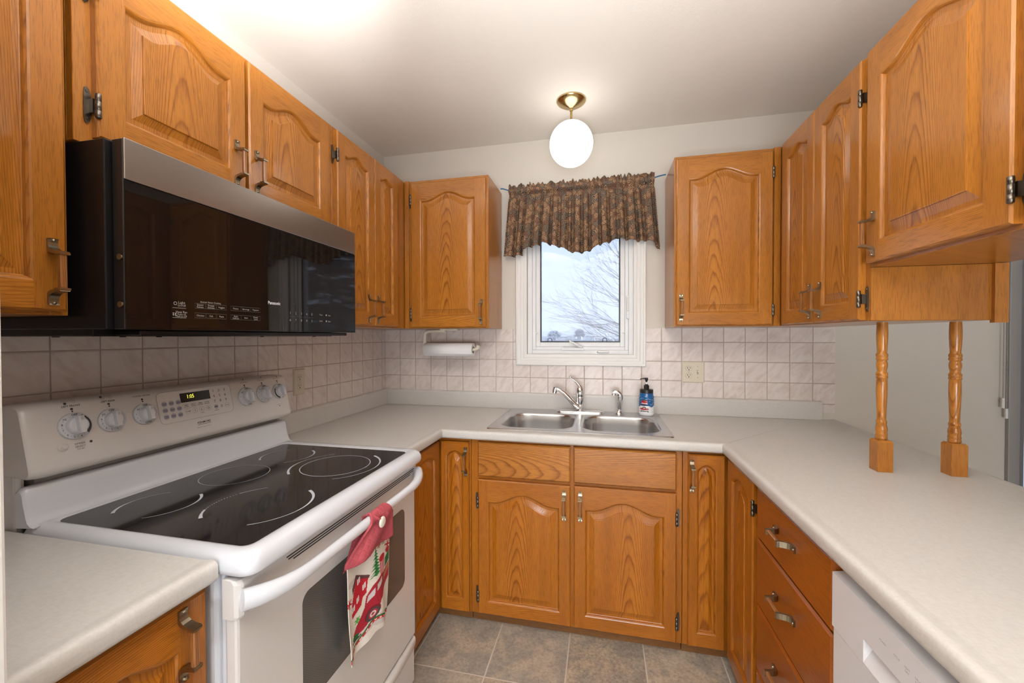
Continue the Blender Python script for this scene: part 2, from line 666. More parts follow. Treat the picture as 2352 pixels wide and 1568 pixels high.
class Face:
    """a printable plane: origin, right, up, normal"""
    def __init__(s, o, r, u):
        s.o, s.r, s.u = Vector(o), Vector(r).normalized(), Vector(u).normalized()
        s.n = s.r.cross(s.u)

    def p(s, a, b, h=0.0004):
        return tuple(s.o + s.r * a + s.u * b + s.n * h)

    def text(s, mb, body, x, y, size, mat=0, bold=False, align='C', sx=1.0, h=0.0004):
        V, F = text_geo(body, bold)
        if not V:
            return
        xs = [v[0] for v in V]
        w = (max(xs) + min(xs)) / 2 if align == 'C' else (min(xs) if align == 'L' else max(xs))
        mb.add([s.p(x + (v[0] - w) * size * sx, y + (v[1] - 0.35) * size, h) for v in V], F, mat)

    def rect(s, mb, x0, y0, x1, y1, mat=0, h=0.0003):
        mb.add([s.p(x0, y0, h), s.p(x1, y0, h), s.p(x1, y1, h), s.p(x0, y1, h)], [(0, 1, 2, 3)], mat)

    def disc(s, mb, x, y, r, mat=0, h=0.0003, seg=20, ry=None):
        ry = ry or r
        mb.add([s.p(x + r * math.cos(2 * PI * i / seg), y + ry * math.sin(2 * PI * i / seg), h) for i in range(seg)], [tuple(range(seg))], mat)

    def ring(s, mb, pts, w, mat=0, h=0.0003, closed=True):
        """line of width w along a list of 2-D points"""
        n = len(pts)
        A, B = [], []
        for i in range(n):
            p0 = pts[(i - 1) % n] if closed or i > 0 else pts[i]
            p1 = pts[(i + 1) % n] if closed or i < n - 1 else pts[i]
            dx, dy = p1[0] - p0[0], p1[1] - p0[1]
            l = math.hypot(dx, dy) or 1
            ww = w[i] if isinstance(w, list) else w
            A.append(s.p(pts[i][0] - dy / l * ww / 2, pts[i][1] + dx / l * ww / 2, h))
            B.append(s.p(pts[i][0] + dy / l * ww / 2, pts[i][1] - dx / l * ww / 2, h))
        m = n if closed else n - 1
        mb.add(A + B, [(i, (i + 1) % n, n + (i + 1) % n, n + i) for i in range(m)], mat)


def rrect(x0, y0, x1, y1, r, k=5):
    out = []
    for cx, cy, a0 in ((x1 - r, y1 - r, 0), (x0 + r, y1 - r, 90), (x0 + r, y0 + r, 180), (x1 - r, y0 + r, 270)):
        for i in range(k + 1):
            a = math.radians(a0 + 90 * i / k)
            out.append((cx + r * math.cos(a), cy + r * math.sin(a)))
    return out


def circ(x, y, r, n=24):
    return [(x + r * math.cos(2 * PI * i / n), y + r * math.sin(2 * PI * i / n)) for i in range(n)]


# ------------------------------------------------------------------ room shell
CH = 2.536
RX, RY = 4.3, -5.6
m = MB()
m.box((-0.3, RY - 0.2, -0.1), (RX + 0.2, 0.2, 0.0))
struct(m.build('floor', FLOOR))
m = MB()
m.box((-0.3, RY - 0.2, CH), (RX + 0.2, 0.2, CH + 0.1))
struct(m.build('ceiling', CEIL))
m = MB()
WX0, WX1, WZ0, WZ1 = 0.955, 1.585, 1.24, 2.10
for lo, hi in (((-0.15, 0, 0), (WX0, 0.15, CH)), ((WX1, 0, 0), (3.36, 0.15, CH)), ((WX0, 0, 0), (WX1, 0.15, WZ0)), ((WX0, 0, WZ1), (WX1, 0.15, CH)),
               ((3.36, 0, 2.1), (RX + 0.15, 0.15, CH)), ((4.22, 0, 0), (RX + 0.15, 0.15, 2.1))):
    m.box(lo, hi)
struct(m.build('wall_back', WALL))
m = MB()
m.box((-0.15, RY, 0), (0, 0, CH))
struct(m.build('wall_left', WALL))
m = MB()
m.box((RX, RY, 0), (RX + 0.15, 0, CH))
struct(m.build('wall_right', WALL))
m = MB()
m.box((-0.15, RY - 0.15, 0), (RX + 0.15, RY, CH))
struct(m.build('wall_rear', WALL))
m = MB()
m.box((0.0, -2.24, 0), (0.727, -2.103, CH))
struct(m.build('wall_return', TRIM, bevel=0.004))

# tiled splashbacks, thin ceramic set on the walls
m = MB()
TZ = 1.399
for lo, hi in (((0.008, -0.007, 0.95), (0.889, 0, TZ)), ((0.889, -0.007, 0.95), (1.648, 0, 1.179)), ((1.648, -0.007, 0.95), (2.59, 0, TZ))):
    m.box(lo, hi)
struct(m.build('tile_back', TILEB))
m = MB()
m.box((0, -2.1, 0.86), (0.007, 0, TZ))
struct(m.build('tile_left', TILEL))

# ------------------------------------------------------------------ cabinets
DT = 0.02


def pull_mesh():
    """antique pull: two flared metal feet holding a square wooden grip; local: z along the pull, door face at y=0"""
    b = MB()
    w = 0.0080
    for sg in (1, -1):
        path = [(-0.0045, 0.0660), (-0.0030, 0.0625), (-0.0022, 0.0575), (-0.0026, 0.0520), (-0.0055, 0.0470), (-0.0110, 0.0430), (-0.0190, 0.0405), (-0.0270, 0.0392), (-0.0345, 0.0388)]
        tk = 0.0021
        A = [(p[0] - tk * 0.8, p[1] + tk * 0.4) for p in path]
        B = [(-0.0002, 0.0660), (-0.0002, 0.0625), (-0.0002, 0.0575), (-0.0002, 0.052), (-0.0002, 0.045), (-0.0030, 0.0395), (-0.0120, 0.0362), (-0.0240, 0.0356), (-0.0345, 0.0352)]
        poly = [(y, z * sg) for y, z in A] + [(y, z * sg) for y, z in B[::-1]]
        b.prism(poly, 0, -w, w, 0)
        b.lathe([(0.0001, -0.0055), (0.0024, -0.0048), (0.0034, -0.003), (0.0036, 0.0)], (0, -0.0032, 0.0625 * sg), 10, 0, axis=1)
        b.box((-0.0085, -0.0370, 0.0352 * sg - 0.002), (0.0085, -0.0215, 0.0352 * sg + 0.0022), 0)
    g = [(-0.0345, -0.0035), (-0.0345, 0.0035), (-0.0325, 0.0056), (-0.0265, 0.0056), (-0.0245, 0.0035), (-0.0245, -0.0035), (-0.0265, -0.0056), (-0.0325, -0.0056)]
    lo = [(x, y, -0.0345) for y, x in g]
    hi = [(x, y, 0.0345) for y, x in g]
    b.loft([lo, hi], 1, cap=(True, True), smooth=False, wood=(2, (0, -0.03, 0), 0.12, 2.0))
    return b


_pull = pull_mesh().build('handle', [BRASS, OAKG], bevel=0.0006, seg=1)
_pull_me = _pull.data
bpy.data.objects.remove(_pull)


def pull(parent, x, z, y, horizontal=False):
    o = bpy.data.objects.new('handle', _pull_me)
    C.objects.link(o)
    o.parent = parent
    o.location = (x, y, z)
    if horizontal:
        o.rotation_euler = (0, PI / 2, 0)
    return o


def hinge(parent, x, z, side, y=0.0, big=1.0):
    """semi-concealed hinge: barrel on the door edge, shaped leaf on the face frame; side = direction of the leaf"""
    b = MB()
    b.lathe([(0.004, -0.027), (0.0058, -0.0255), (0.0058, -0.0105), (0.0049, -0.010), (0.0058, -0.0095), (0.0058, 0.0095), (0.0049, 0.010), (0.0058, 0.0105), (0.0058, 0.0255), (0.004, 0.027)], (0, -DT - 0.0005, 0), 12)
    leaf = [(0.002, -0.024), (0.006, -0.036), (0.010, -0.040), (0.0135, -0.037), (0.015, -0.024), (0.0155, 0.0), (0.015, 0.024), (0.0135, 0.037), (0.010, 0.040), (0.006, 0.036), (0.002, 0.024)]
    V = [(p[0] * side, -0.0035, p[1]) for p in leaf] + [(p[0] * side, -0.0004, p[1]) for p in leaf]
    n = len(leaf)
    b.add(V, [tuple(range(n)), tuple(range(n, 2 * n))] + [(i, (i + 1) % n, n + (i + 1) % n, n + i) for i in range(n)])
    b.box((min(0.001 * side, 0.006 * side), -DT + 0.006, -0.015), (max(0.001 * side, 0.006 * side), -0.003, 0.015))
    for zz in (-0.03, 0.03):
        b.lathe([(0.0028, -0.0046), (0.0032, -0.0035)], (0.0095 * side, 0, zz), 10, 0, axis=1)
    o = b.build('hinge', BRONZE, parent)
    o.location = (x, y, z)
    return o


def door(parent, x0, x1, z0, z1, kind='cathedral', st=0.052, handle=None, mat=None, rise=None, bev=0.032, hmat=None):
    """raised-panel door; front at y=-DT, local x to the right, z up"""
    b = MB()
    N = 28
    xl, xr = x0 + st, x1 - st
    yb = z0 + 0.058
    w = xr - xl
    if kind == 'cathedral':
        rise = rise or min(0.042, 0.14 * w)
        zs = z1 - 0.058 - rise

        def top(s):
            a = min(1.0, abs(s) / 0.86)
            return zs + rise * (0.5 + 0.5 * math.cos(PI * a))
    else:
        rise = rise or 0.022
        zs = z1 - 0.040 - rise

        def top(s):
            a = min(1.0, abs(s) / 0.97)
            return zs + rise * (1 - a * a)

    def loop(d, y):
        L = []
        for i in range(N + 1):
            L.append((xl + d + (w - 2 * d) * i / N, y, yb + d))
        for i in range(N + 1):
            s = 1 - 2 * i / N
            L.append((xl + w / 2 + (w / 2 - d) * s, y, top(s) - d))
        return L
    F0 = -DT
    bv = min(bev, w * 0.27)
    specs = [(0.0, F0, 'f'), (0.0035, F0 + 0.0012, 'f'), (0.0065, F0 + 0.0050, 'f'), (0.0085, F0 + 0.0105, 'f'), (0.010, F0 + 0.0110, 'p'), (0.0105 + bv * 0.30, F0 + 0.0108, 'p'), (0.008 + bv, F0 + 0.0040, 'p'), (0.0086 + bv, F0 + 0.0014, 'p'), (0.0105 + bv, F0 + 0.0008, 'p')]
    loops = [loop(d, y) for d, y, _ in specs]
    n = 2 * (N + 1)
    cw = {'L': ((x0 + xl) / 2, 2), 'R': ((x1 + xr) / 2, 2), 'B': ((z0 + yb) / 2, 0), 'T': ((z1 + zs) / 2, 0), 'P': ((xl + xr) / 2, 2)}
    W = {}
    for k, (c, g) in cw.items():
        if k == 'P':
            W[k] = (2, (c + random.uniform(-0.03, 0.03), F0, 0), random.uniform(-0.02, 0.02), random.random() * 9)
        elif g == 2:
            W[k] = (2, (c, F0, 0), random.choice((-1, 1)) * random.uniform(0.2, 0.4), random.random() * 9)
        else:
            W[k] = (0, (0, F0, c), random.choice((-1, 1)) * random.uniform(0.06, 0.3), random.random() * 9)
    for j in range(len(specs) - 1):
        A, B = loops[j], loops[j + 1]
        for i in range(n):
            i2 = (i + 1) % n
            part = 'B' if i < N else 'R' if i == N else 'T' if i < 2 * N + 1 else 'L'
            if specs[j + 1][2] == 'p' and specs[j][2] == 'p':
                part = 'P'
            if part == 'T':
                b.add([A[i], A[i2], B[i2], B[i]], [(0, 1, 2, 3)], 0, uvs=[(0.21 + 0.003 * (j + q), W['T'][3] + p[0]) for p, q in ((A[i], 0), (A[i2], 0), (B[i2], 1), (B[i], 1))])
            else:
                b.add([A[i], A[i2], B[i2], B[i]], [(0, 1, 2, 3)], 0, W[part], smooth=False)
    Lf = loops[-1]
    for i in range(N):
        b.add([Lf[i], Lf[i + 1], Lf[2 * N + 1 - (i + 1)], Lf[2 * N + 1 - i]], [(0, 1, 2, 3)], 0, W['P'])
    c = 0.0045
    X0, X1, Z0, Z1 = x0 + c, x1 - c, z0 + c, z1 - c
    b.add([(X0, F0, Z0), (xl, F0, Z0), (xl, F0, Z1), (X0, F0, Z1)], [(0, 1, 2, 3)], 0, W['L'])
    b.add([(xr, F0, Z0), (X1, F0, Z0), (X1, F0, Z1), (xr, F0, Z1)], [(0, 1, 2, 3)], 0, W['R'])
    b.add([(xl, F0, Z0), (xr, F0, Z0), (xr, F0, yb), (xl, F0, yb)], [(0, 1, 2, 3)], 0, W['B'])
    L0 = loops[0]
    for i in range(N):
        p, q = L0[N + 1 + i], L0[N + 2 + i]
        b.add([p, (p[0], F0, Z1), (q[0], F0, Z1), q], [(0, 1, 2, 3)], 0, W['T'])
    fr = [(X0, F0, Z0), (X1, F0, Z0), (X1, F0, Z1), (X0, F0, Z1)]
    ou = [(x0, F0 + c, z0), (x1, F0 + c, z0), (x1, F0 + c, z1), (x0, F0 + c, z1)]
    bk = [(x0, -0.0002, z0), (x1, -0.0002, z0), (x1, -0.0002, z1), (x0, -0.0002, z1)]
    for A, B in ((fr, ou), (ou, bk)):
        for i, k in enumerate(('B', 'R', 'T', 'L')):
            i2 = (i + 1) % 4
            b.add([A[i], A[i2], B[i2], B[i]], [(0, 1, 2, 3)], 0, W[k])
    b.add(bk, [(0, 1, 2, 3)], 0, W['P'])
    o = b.build('door', mat or OAK, parent)
    if handle:
        pull(o, handle[0], handle[1], -DT)
    return o


def slab(parent, name, x0, x1, z0, z1, mat, handle=None, uo=None):
    b = MB()
    c = 0.006
    b.box((x0, -DT + c, z0), (x1, -0.0002, z1), 0, 0, uo)
    fr = [(x0 + c, -DT, z0 + c), (x1 - c, -DT, z0 + c), (x1 - c, -DT, z1 - c), (x0 + c, -DT, z1 - c)]
    ou = [(x0, -DT + c, z0), (x1, -DT + c, z0), (x1, -DT + c, z1), (x0, -DT + c, z1)]
    w = (0, (0, 0, (z0 + z1) / 2), 0.03 if uo is None else uo, random.random() * 9)
    b.add(fr + ou, [(0, 1, 2, 3), (0, 4, 5, 1), (1, 5, 6, 2), (2, 6, 7, 3), (3, 7, 4, 0)], 0, w)
    o = b.build(name, mat, parent)
    if handle:
        pull(o, handle[0], handle[1], -DT, True)
    return o


def carcass(parent, W, H, D, stiles, rails, mat, extra=None):
    """box with a face frame: stiles are (x0, x1), rails (z0, z1)"""
    b = MB()
    b.box((0, 0.019, 0), (W, D, H), 0, 2)
    for a, c in stiles:
        b.box((a, 0, 0), (c, 0.019, H), 0, 2)
    for a, c in rails:
        for k in range(len(stiles) - 1):
            b.box((stiles[k][1], 0.0, a), (stiles[k + 1][0], 0.019, c), 0, 0)
    if extra:
        extra(b)
    return b.build('body', mat, parent, bevel=0.0012, seg=1)


WG, BG = 'oak wall cabinets', 'oak base cabinets'
LRZ, RRZ = PI / 2, -PI / 2

# left wall, nearest the camera
t = thing('wall_cabinet', 'single-door oak wall cabinet at the left edge, nearest the camera beside the microwave', 'cabinet', (0.305, -2.1, 1.40), LRZ, WG)
carcass(t, 0.298, 0.832, 0.297, [(0, 0.03), (0.268, 0.298)], [(0, 0.03), (0.80, 0.832)], OAK)
door(t, 0.014, 0.287, 0.008, 0.82, handle=(0.262, 0.086))
# over the microwave
t = thing('wall_cabinet', 'short oak wall cabinet with two doors above the black microwave', 'cabinet', (0.305, -1.789, 1.776), LRZ, WG)
carcass(t, 0.842, 0.456, 0.297, [(0, 0.05), (0.405, 0.44), (0.80, 0.842)], [(0, 0.03), (0.42, 0.456)], OAK)
door(t, 0.032, 0.412, 0.018, 0.442, handle=(0.376, 0.104))
door(t, 0.424, 0.806, 0.018, 0.442, handle=(0.449, 0.104))
for z in (0.085, 0.345):
    hinge(t, 0.032, z, -1)
# left corner, two narrow doors
t = thing('wall_cabinet', 'tall oak wall cabinet with two narrow doors between microwave and left corner', 'cabinet', (0.305, -0.945, 1.40), LRZ, WG)
carcass(t, 0.932, 0.832, 0.297, [(0, 0.03), (0.28, 0.31), (0.515, 0.932)], [(0, 0.03), (0.80, 0.832)], OAK)
door(t, 0.014, 0.2945, 0.008, 0.82, st=0.05, handle=(0.243, 0.088))
door(t, 0.2985, 0.524, 0.008, 0.82, st=0.048, handle=(0.3215, 0.088))
hinge(t, 0.014, 0.715, -1)
hinge(t, 0.014, 0.085, -1)
# back wall left of window
t = thing('wall_cabinet', 'oak wall cabinet left of the window with a paper towel holder under it', 'cabinet', (0.3095, -0.305, 1.40), 0, WG)


def ex_left(b):
    b.box((0.0, -0.012, 0.0), (0.026, 0.0, 0.832), 0, 2)


carcass(t, 0.4905, 0.832, 0.297, [(0, 0.055), (0.46, 0.4905)], [(0, 0.03), (0.80, 0.832)], OAK, ex_left)
door(t, 0.041, 0.477, 0.006, 0.815, st=0.058, handle=(0.4545, 0.089))
for z in (0.08, 0.72):
    hinge(t, 0.041, z, -1)
# back wall right of window
t = thing('wall_cabinet', 'oak wall cabinet right of the window above the light switch plate', 'cabinet', (1.75, -0.305, 1.40), 0, WG)


def ex_right(b):
    b.box((0.437, -0.012, 0.0), (0.4645, 0.0, 0.832), 0, 2)


carcass(t, 0.4645, 0.832, 0.297, [(0, 0.03), (0.42, 0.4645)], [(0, 0.03), (0.80, 0.832)], OAK, ex_right)
door(t, 0.008, 0.431, 0.006, 0.815, st=0.055, handle=(0.029, 0.091))
for z in (0.075, 0.715):
    hinge(t, 0.431, z, 1)
# right run over the counter, tall
t = thing('wall_cabinet', 'tall oak wall cabinet with two narrow doors on the right, resting on turned posts', 'cabinet', (2.217, -0.008, 1.40), RRZ, WG)
b_ = carcass(t, 0.95, 0.832, 0.335, [(0, 0.38), (0.635, 0.665), (0.915, 0.95)], [(0, 0.03), (0.80, 0.832)], OAK)
door(t, 0.362, 0.645, 0.004, 0.82, st=0.05, handle=(0.622, 0.088))
door(t, 0.650, 0.932, 0.004, 0.82, st=0.05, handle=(0.699, 0.088))
for z in (0.07, 0.70):
    hinge(t, 0.932, z, 1)
m = MB()
m.box((0.9502, 0.0, 0.002), (0.958, 0.030, 0.165), 0, 2)
m.box((0.9502, 0.304, -0.008), (0.966, 0.337, 0.165), 0, 2)
m.box((0.9502, 0.030, 0.002), (0.955, 0.304, 0.165), 0, 2, 0.5)
m.build('end_panel', OAK, t)
# right run, near and short
t = thing('wall_cabinet', 'short oak wall cabinet with a large arched door at the upper right, nearest the camera', 'cabinet', (2.217, -0.9595, 1.566), RRZ, WG)
carcass(t, 0.96, 0.666, 0.335, [(0, 0.03), (0.455, 0.515), (0.93, 0.96)], [(0, 0.03), (0.63, 0.666)], OAK)
door(t, 0.012, 0.468, 0.01, 0.656, st=0.06, handle=(0.050, 0.094), bev=0.036)
door(t, 0.496, 0.948, 0.01, 0.656, st=0.06, bev=0.036)
for z in (0.078, 0.58):
    hinge(t, 0.468, z, 1)

# ---- base cabinets
BZ, BH = 0.045, 0.830


def toe(b, x0, x1, D, y=0.022):
    b.box((x0, y, -BZ), (x1, y + 0.018, 0.0), 1, 0)


def base_body(parent, W, D, stiles, rails, toes=True, mat=None):
    b = MB()
    b.box((0, 0.019, 0), (W, D, BH), 0, 2)
    for a, c in stiles:
        b.box((a, 0, 0), (c, 0.019, BH), 0, 2)
    for a, c in rails:
        for k in range(len(stiles) - 1):
            b.box((stiles[k][1], 0.0, a), (stiles[k + 1][0], 0.019, c), 0, 0)
    toe(b, 0.0, W, D)
    return b.build('body', [OAKB, OAKT], parent, bevel=0.001, seg=1)


t = thing('base_cabinet', 'oak base cabinet at the lower left, nearest the camera beside the white range', 'cabinet', (0.628, -2.1, BZ), LRZ, BG)
base_body(t, 0.31, 0.615, [(0, 0.03), (0.285, 0.31)], [(0, 0.03), (0.79, BH)])
door(t, 0.014, 0.306, 0.01, 0.818, handle=(0.257, 0.742), mat=OAKB)

t = thing('base_cabinet', 'L-shaped oak corner base cabinet with two narrow doors beside the range', 'cabinet', (0, 0, BZ), 0, BG)
m = MB()
m.box((0.010, -0.61, 0), (0.798, -0.010, BH), 0, 2)
m.box((0.010, -0.985, 0), (0.628, -0.61, BH), 0, 2)
m.box((0.606, -0.985, -BZ), (0.620, -0.59, 0), 1, 1)
m.box((0.62, -0.59, -BZ), (0.798, -0.575, 0), 1, 0)
m.build('body', [OAKB, OAKT], t, bevel=0.001, seg=1)


def sub_door(parent, loc, rz, w, z0, z1, kind, st, handle, mat, **kw):
    o = door(parent, 0, w, z0, z1, kind, st, handle, mat, **kw)
    o.location = loc
    o.rotation_euler = (0, 0, rz)
    return o


sub_door(t, (0.651, -0.6105, 0), 0, 0.141, 0.008, 0.812, 'arc', 0.027, (0.127, 0.722), OAKB, bev=0.03)
sub_door(t, (0.6285, -0.93, 0), LRZ, 0.297, 0.008, 0.812, 'arc', 0.045, None, OAKB, rise=0.03)

t = thing('sink_cabinet', 'wide oak base cabinet under the sink with two arched doors and false drawer fronts', 'cabinet', (0.80, -0.61, BZ), 0, BG)
base_body(t, 0.935, 0.045, [(0, 0.045), (0.455, 0.49), (0.905, 0.935)], [(0, 0.03), (0.64, 0.67), (0.80, BH)])
m = MB()
m.box((0, 0.05, 0), (0.02, 0.595, BH), 0, 2)
m.box((0.915, 0.05, 0), (0.935, 0.595, BH), 0, 2)
m.box((0.02, 0.05, 0), (0.915, 0.595, 0.02), 0, 0)
m.build('side_panel', OAKB, t)
slab(t, 'false_drawer_front', 0.036, 0.4665, 0.657, 0.817, OAK, uo=0.05)
slab(t, 'false_drawer_front', 0.480, 0.911, 0.658, 0.818, OAK, uo=-0.06)
door(t, 0.037, 0.466, 0.011, 0.642, st=0.047, handle=(0.439, 0.556), mat=OAKB)
door(t, 0.482, 0.911, 0.011, 0.644, st=0.047, handle=(0.510, 0.558), mat=OAKB)
for z in (0.092, 0.535):
    hinge(t, 0.037, z, -1)
    hinge(t, 0.911, z + 0.002, 1)

t = thing('base_cabinet', 'L-shaped oak corner base cabinet with two narrow doors under the counter seam', 'cabinet', (0, 0, BZ), 0, BG)
m = MB()
m.box((1.737, -0.61, 0), (2.585, -0.010, BH), 0, 2)
m.box((1.92, -0.960, 0), (2.585, -0.61, BH), 0, 2)
m.box((1.737, -0.59, -BZ), (1.93, -0.575, 0), 1, 0)
m.box((1.93, -0.960, -BZ), (1.945, -0.575, 0), 1, 1)
m.build('body', [OAKB, OAKT], t, bevel=0.001, seg=1)
sub_door(t, (1.757, -0.6105, 0), 0, 0.141, 0.008, 0.816, 'arc', 0.032, (0.012, 0.728), OAKB, bev=0.03)
sub_door(t, (1.9195, -0.652, 0), RRZ, 0.278, 0.008, 0.816, 'arc', 0.045, None, OAKB, rise=0.03)
h_ = hinge(t, 1.92, 0.728, 1)
h_.rotation_euler = (0, 0, RRZ)
h_.location = (1.92, -0.930, 0.728)

t = thing('drawer_cabinet', 'reddish oak base cabinet with a stack of four plain drawers beside the dishwasher', 'cabinet', (1.92, -0.9625, BZ), RRZ, BG)
base_body(t, 0.454, 0.66, [(0, 0.025), (0.43, 0.454)], [(0, 0.03), (0.22, 0.235), (0.44, 0.455), (0.65, 0.665), (0.80, BH)])
for z0, z1 in ((0.652, 0.818), (0.434, 0.645), (0.219, 0.427), (0.008, 0.212)):
    slab(t, 'drawer', 0.004, 0.4515, z0, z1, OAKD, handle=(0.215, (z0 + z1) / 2 + 0.012), uo=random.uniform(0.15, 0.3))

# ------------------------------------------------------------------ countertops
PR = [(-0.036, 0.914), (-0.026, 0.9150), (-0.017, 0.9168), (-0.010, 0.9165), (-0.004, 0.9135), (-0.0008, 0.908), (0, 0.901), (0, 0.886), (-0.0015, 0.8805), (-0.005, 0.8765), (-0.010, 0.8755), (-0.036, 0.8755)]


def edge_sweep(b, corners, caps=(True, True)):
    """corners: plan polyline of the front edge; the counter lies to its left"""
    n = len(corners)
    loops = []
    for i, (x, y) in enumerate(corners):
        dirs = []
        if i > 0:
            dirs.append(Vector((x - corners[i - 1][0], y - corners[i - 1][1])).normalized())
        if i < n - 1:
            dirs.append(Vector((corners[i + 1][0] - x, corners[i + 1][1] - y)).normalized())
        nr = [Vector((d.y, -d.x)) for d in dirs]
        k = sum(nr, Vector((0, 0)))
        if len(nr) == 2:
            k = k / (1 + nr[0].dot(nr[1]))
        loops.append([(x + k.x * d, y + k.y * d, z) for d, z in PR])
    for a, c in zip(loops[:-1], loops[1:]):
        b.loft([a, c], 0, closed=False, smooth=True)
    for L, f in ((loops[0], caps[0]), (loops[-1], caps[1])):
        if f:
            b.add(L, [tuple(range(len(L)))])


def top_rects(b, rects, z0=0.8755, z1=0.914):
    for x0, y0, x1, y1 in rects:
        b.add([(x0, y0, z1), (x1, y0, z1), (x1, y1, z1), (x0, y1, z1), (x0, y0, z0), (x1, y0, z0), (x1, y1, z0), (x0, y1, z0)], [(0, 1, 2, 3), (4, 7, 6, 5)])


t = thing('countertop', 'long beige laminate countertop wrapping around the sink with a seam at the right', 'countertop', (0, 0, 0.9))
m = MB()
top_rects(m, [(0.0, -0.985, 0.634, -0.614), (0.0, -0.614, 0.885, 0.0), (0.885, -0.05, 1.69, 0.0), (0.885, -0.614, 1.69, -0.556), (1.69, -0.614, 1.916, 0.0), (1.916, -2.30, 2.566, 0.0)])
edge_sweep(m, [(0.67, -0.985), (0.67, -0.65), (1.88, -0.65), (1.88, -2.30)])
edge_sweep(m, [(2.602, -2.30), (2.602, 0.0)])
m.add([(0, -0.985, 0.914), (0.634, -0.985, 0.914), (0.634, -0.985, 0.8755), (0, -0.985, 0.8755)], [(0, 1, 2, 3)])
m.add([(1.916, -2.30, 0.914), (2.566, -2.30, 0.914), (2.566, -2.30, 0.8755), (1.916, -2.30, 0.8755)], [(0, 1, 2, 3)])
for a, c in (((0.885, -0.556), (0.885, -0.05)), ((0.885, -0.05), (1.69, -0.05)), ((1.69, -0.05), (1.69, -0.556)), ((1.69, -0.556), (0.885, -0.556))):
    m.add([(a[0], a[1], 0.914), (c[0], c[1], 0.914), (c[0], c[1], 0.8755), (a[0], a[1], 0.8755)], [(0, 1, 2, 3)])
a, c = Vector((1.895, -0.635)), Vector((2.27, -0.245))
n_ = Vector((-(c - a).y, (c - a).x)).normalized() * 0.0007
m.add([(*(a + n_), 0.9146), (*(a - n_), 0.9146), (*(c - n_ * 0.3), 0.9143), (*(c + n_ * 0.3), 0.9143)], [(0, 1, 2, 3)], 1)
o = m.build('worktop', [LAM, SEAM], t, fix=False)
o.location = (0, 0, -0.9)
m = MB()
bp = [(0.0, 0.9145), (-0.020, 0.9145), (-0.0205, 0.998), (-0.0185, 1.005), (-0.0135, 1.010), (-0.007, 1.0115), (0.0, 1.0115)]
yz = [(y - 0.0072, z - 0.9) for y, z in bp]
m.prism(yz, 0, 0.028, 2.524, 0, smooth=False)
m.prism([(z - 0.9, -y + 0.0072) for y, z in bp], 1, -0.985, -0.0075, 0)
m.build('backsplash', LAM, t, bevel=0.0008, seg=1)

t = thing('countertop', 'short beige laminate countertop at the lower left, between the range and the wall end', 'countertop', (0, 0, 0.9))
m = MB()
top_rects(m, [(0.0, -2.102, 0.634, -1.789)])
edge_sweep(m, [(0.67, -2.102), (0.67, -1.789)])
m.add([(0, -1.789, 0.914), (0.634, -1.789, 0.914), (0.634, -1.789, 0.8755), (0, -1.789, 0.8755)], [(0, 1, 2, 3)])
o = m.build('worktop', LAM, t, fix=False)
o.location = (0, 0, -0.9)

# ------------------------------------------------------------------ sink, tap, soap
t = thing('sink', 'double-bowl stainless steel drop-in sink below the window', 'sink', (1.287, -0.305, 0.914))
SX0, SX1, SY0, SY1 = 0.870, 1.704, -0.575, -0.032
NS = 64


def rr_pt(cx, cy, hx, hy, r, a):
    """point of a rounded rectangle in direction a"""
    dx, dy = math.cos(a), math.sin(a)
    k = min(hx / abs(dx) if abs(dx) > 1e-9 else 1e9, hy / abs(dy) if abs(dy) > 1e-9 else 1e9)
    x, y = dx * k, dy * k
    if abs(x) > hx - r and abs(y) > hy - r:
        ox, oy = math.copysign(hx - r, x), math.copysign(hy - r, y)
        B = dx * ox + dy * oy
        Cc = ox * ox + oy * oy - r * r
        k = B + math.sqrt(max(0, B * B - Cc))
        x, y = dx * k, dy * k
    return cx + x, cy + y


m = MB()
mid = (SX0 + SX1) / 2
bowls = []
for (cx0, cx1), (bx0, bx1) in (((SX0, mid), (0.900, 1.268)), ((mid, SX1), (1.306, 1.672))):
    by0, by1 = -0.535, -0.148
    cx, cy = (bx0 + bx1) / 2, (by0 + by1) / 2
    angs = sorted({round(2 * PI * i / NS, 6) for i in range(NS)} | {round(math.atan2(y - cy, x - cx) % (2 * PI), 6) for x in (cx0, cx1) for y in (SY0, SY1)})
    outer = []
    for a in angs:
        dx, dy = math.cos(a), math.sin(a)
        k = min(((cx1 if dx > 0 else cx0) - cx) / dx if abs(dx) > 1e-9 else 1e9, ((SY1 if dy > 0 else SY0) - cy) / dy if abs(dy) > 1e-9 else 1e9)
        outer.append((cx + dx * k, cy + dy * k, 0.9185))
    hx, hy = (bx1 - bx0) / 2, (by1 - by0) / 2
    L = [outer]
    for d, z, r in ((-0.006, 0.9185, 0.105), (0.0, 0.9180, 0.10), (0.006, 0.9135, 0.098), (0.010, 0.904, 0.095), (0.014, 0.87, 0.09), (0.024, 0.78, 0.085), (0.034, 0.752, 0.075), (0.055, 0.742, 0.06), (0.12, 0.738, 0.04), (0.165, 0.735, 0.02)):
        L.append([(*rr_pt(cx, cy, hx - d, hy - d, r, a), z) for a in angs])
    m.loft(L, 0, cap=(False, True))
    bowls.append((cx, cy))
rim = [(x, y) for x, y in rrect(SX0, SY0, SX1, SY1, 0.012, 4)]
ro = [(x, y) for x, y in rrect(SX0 - 0.006, SY0 - 0.006, SX1 + 0.006, SY1 + 0.006, 0.018, 4)]
m.loft([[(x, y, 0.9185) for x, y in rim], [(x, y, 0.9175) for x, y in ro], [(x, y, 0.9148) for x, y in rrect(SX0 - 0.008, SY0 - 0.008, SX1 + 0.008, SY1 + 0.008, 0.02, 4)]], 0)
o = m.build('basin', STEELX, t, fix=False)
o.location = (-1.287, 0.305, -0.914)
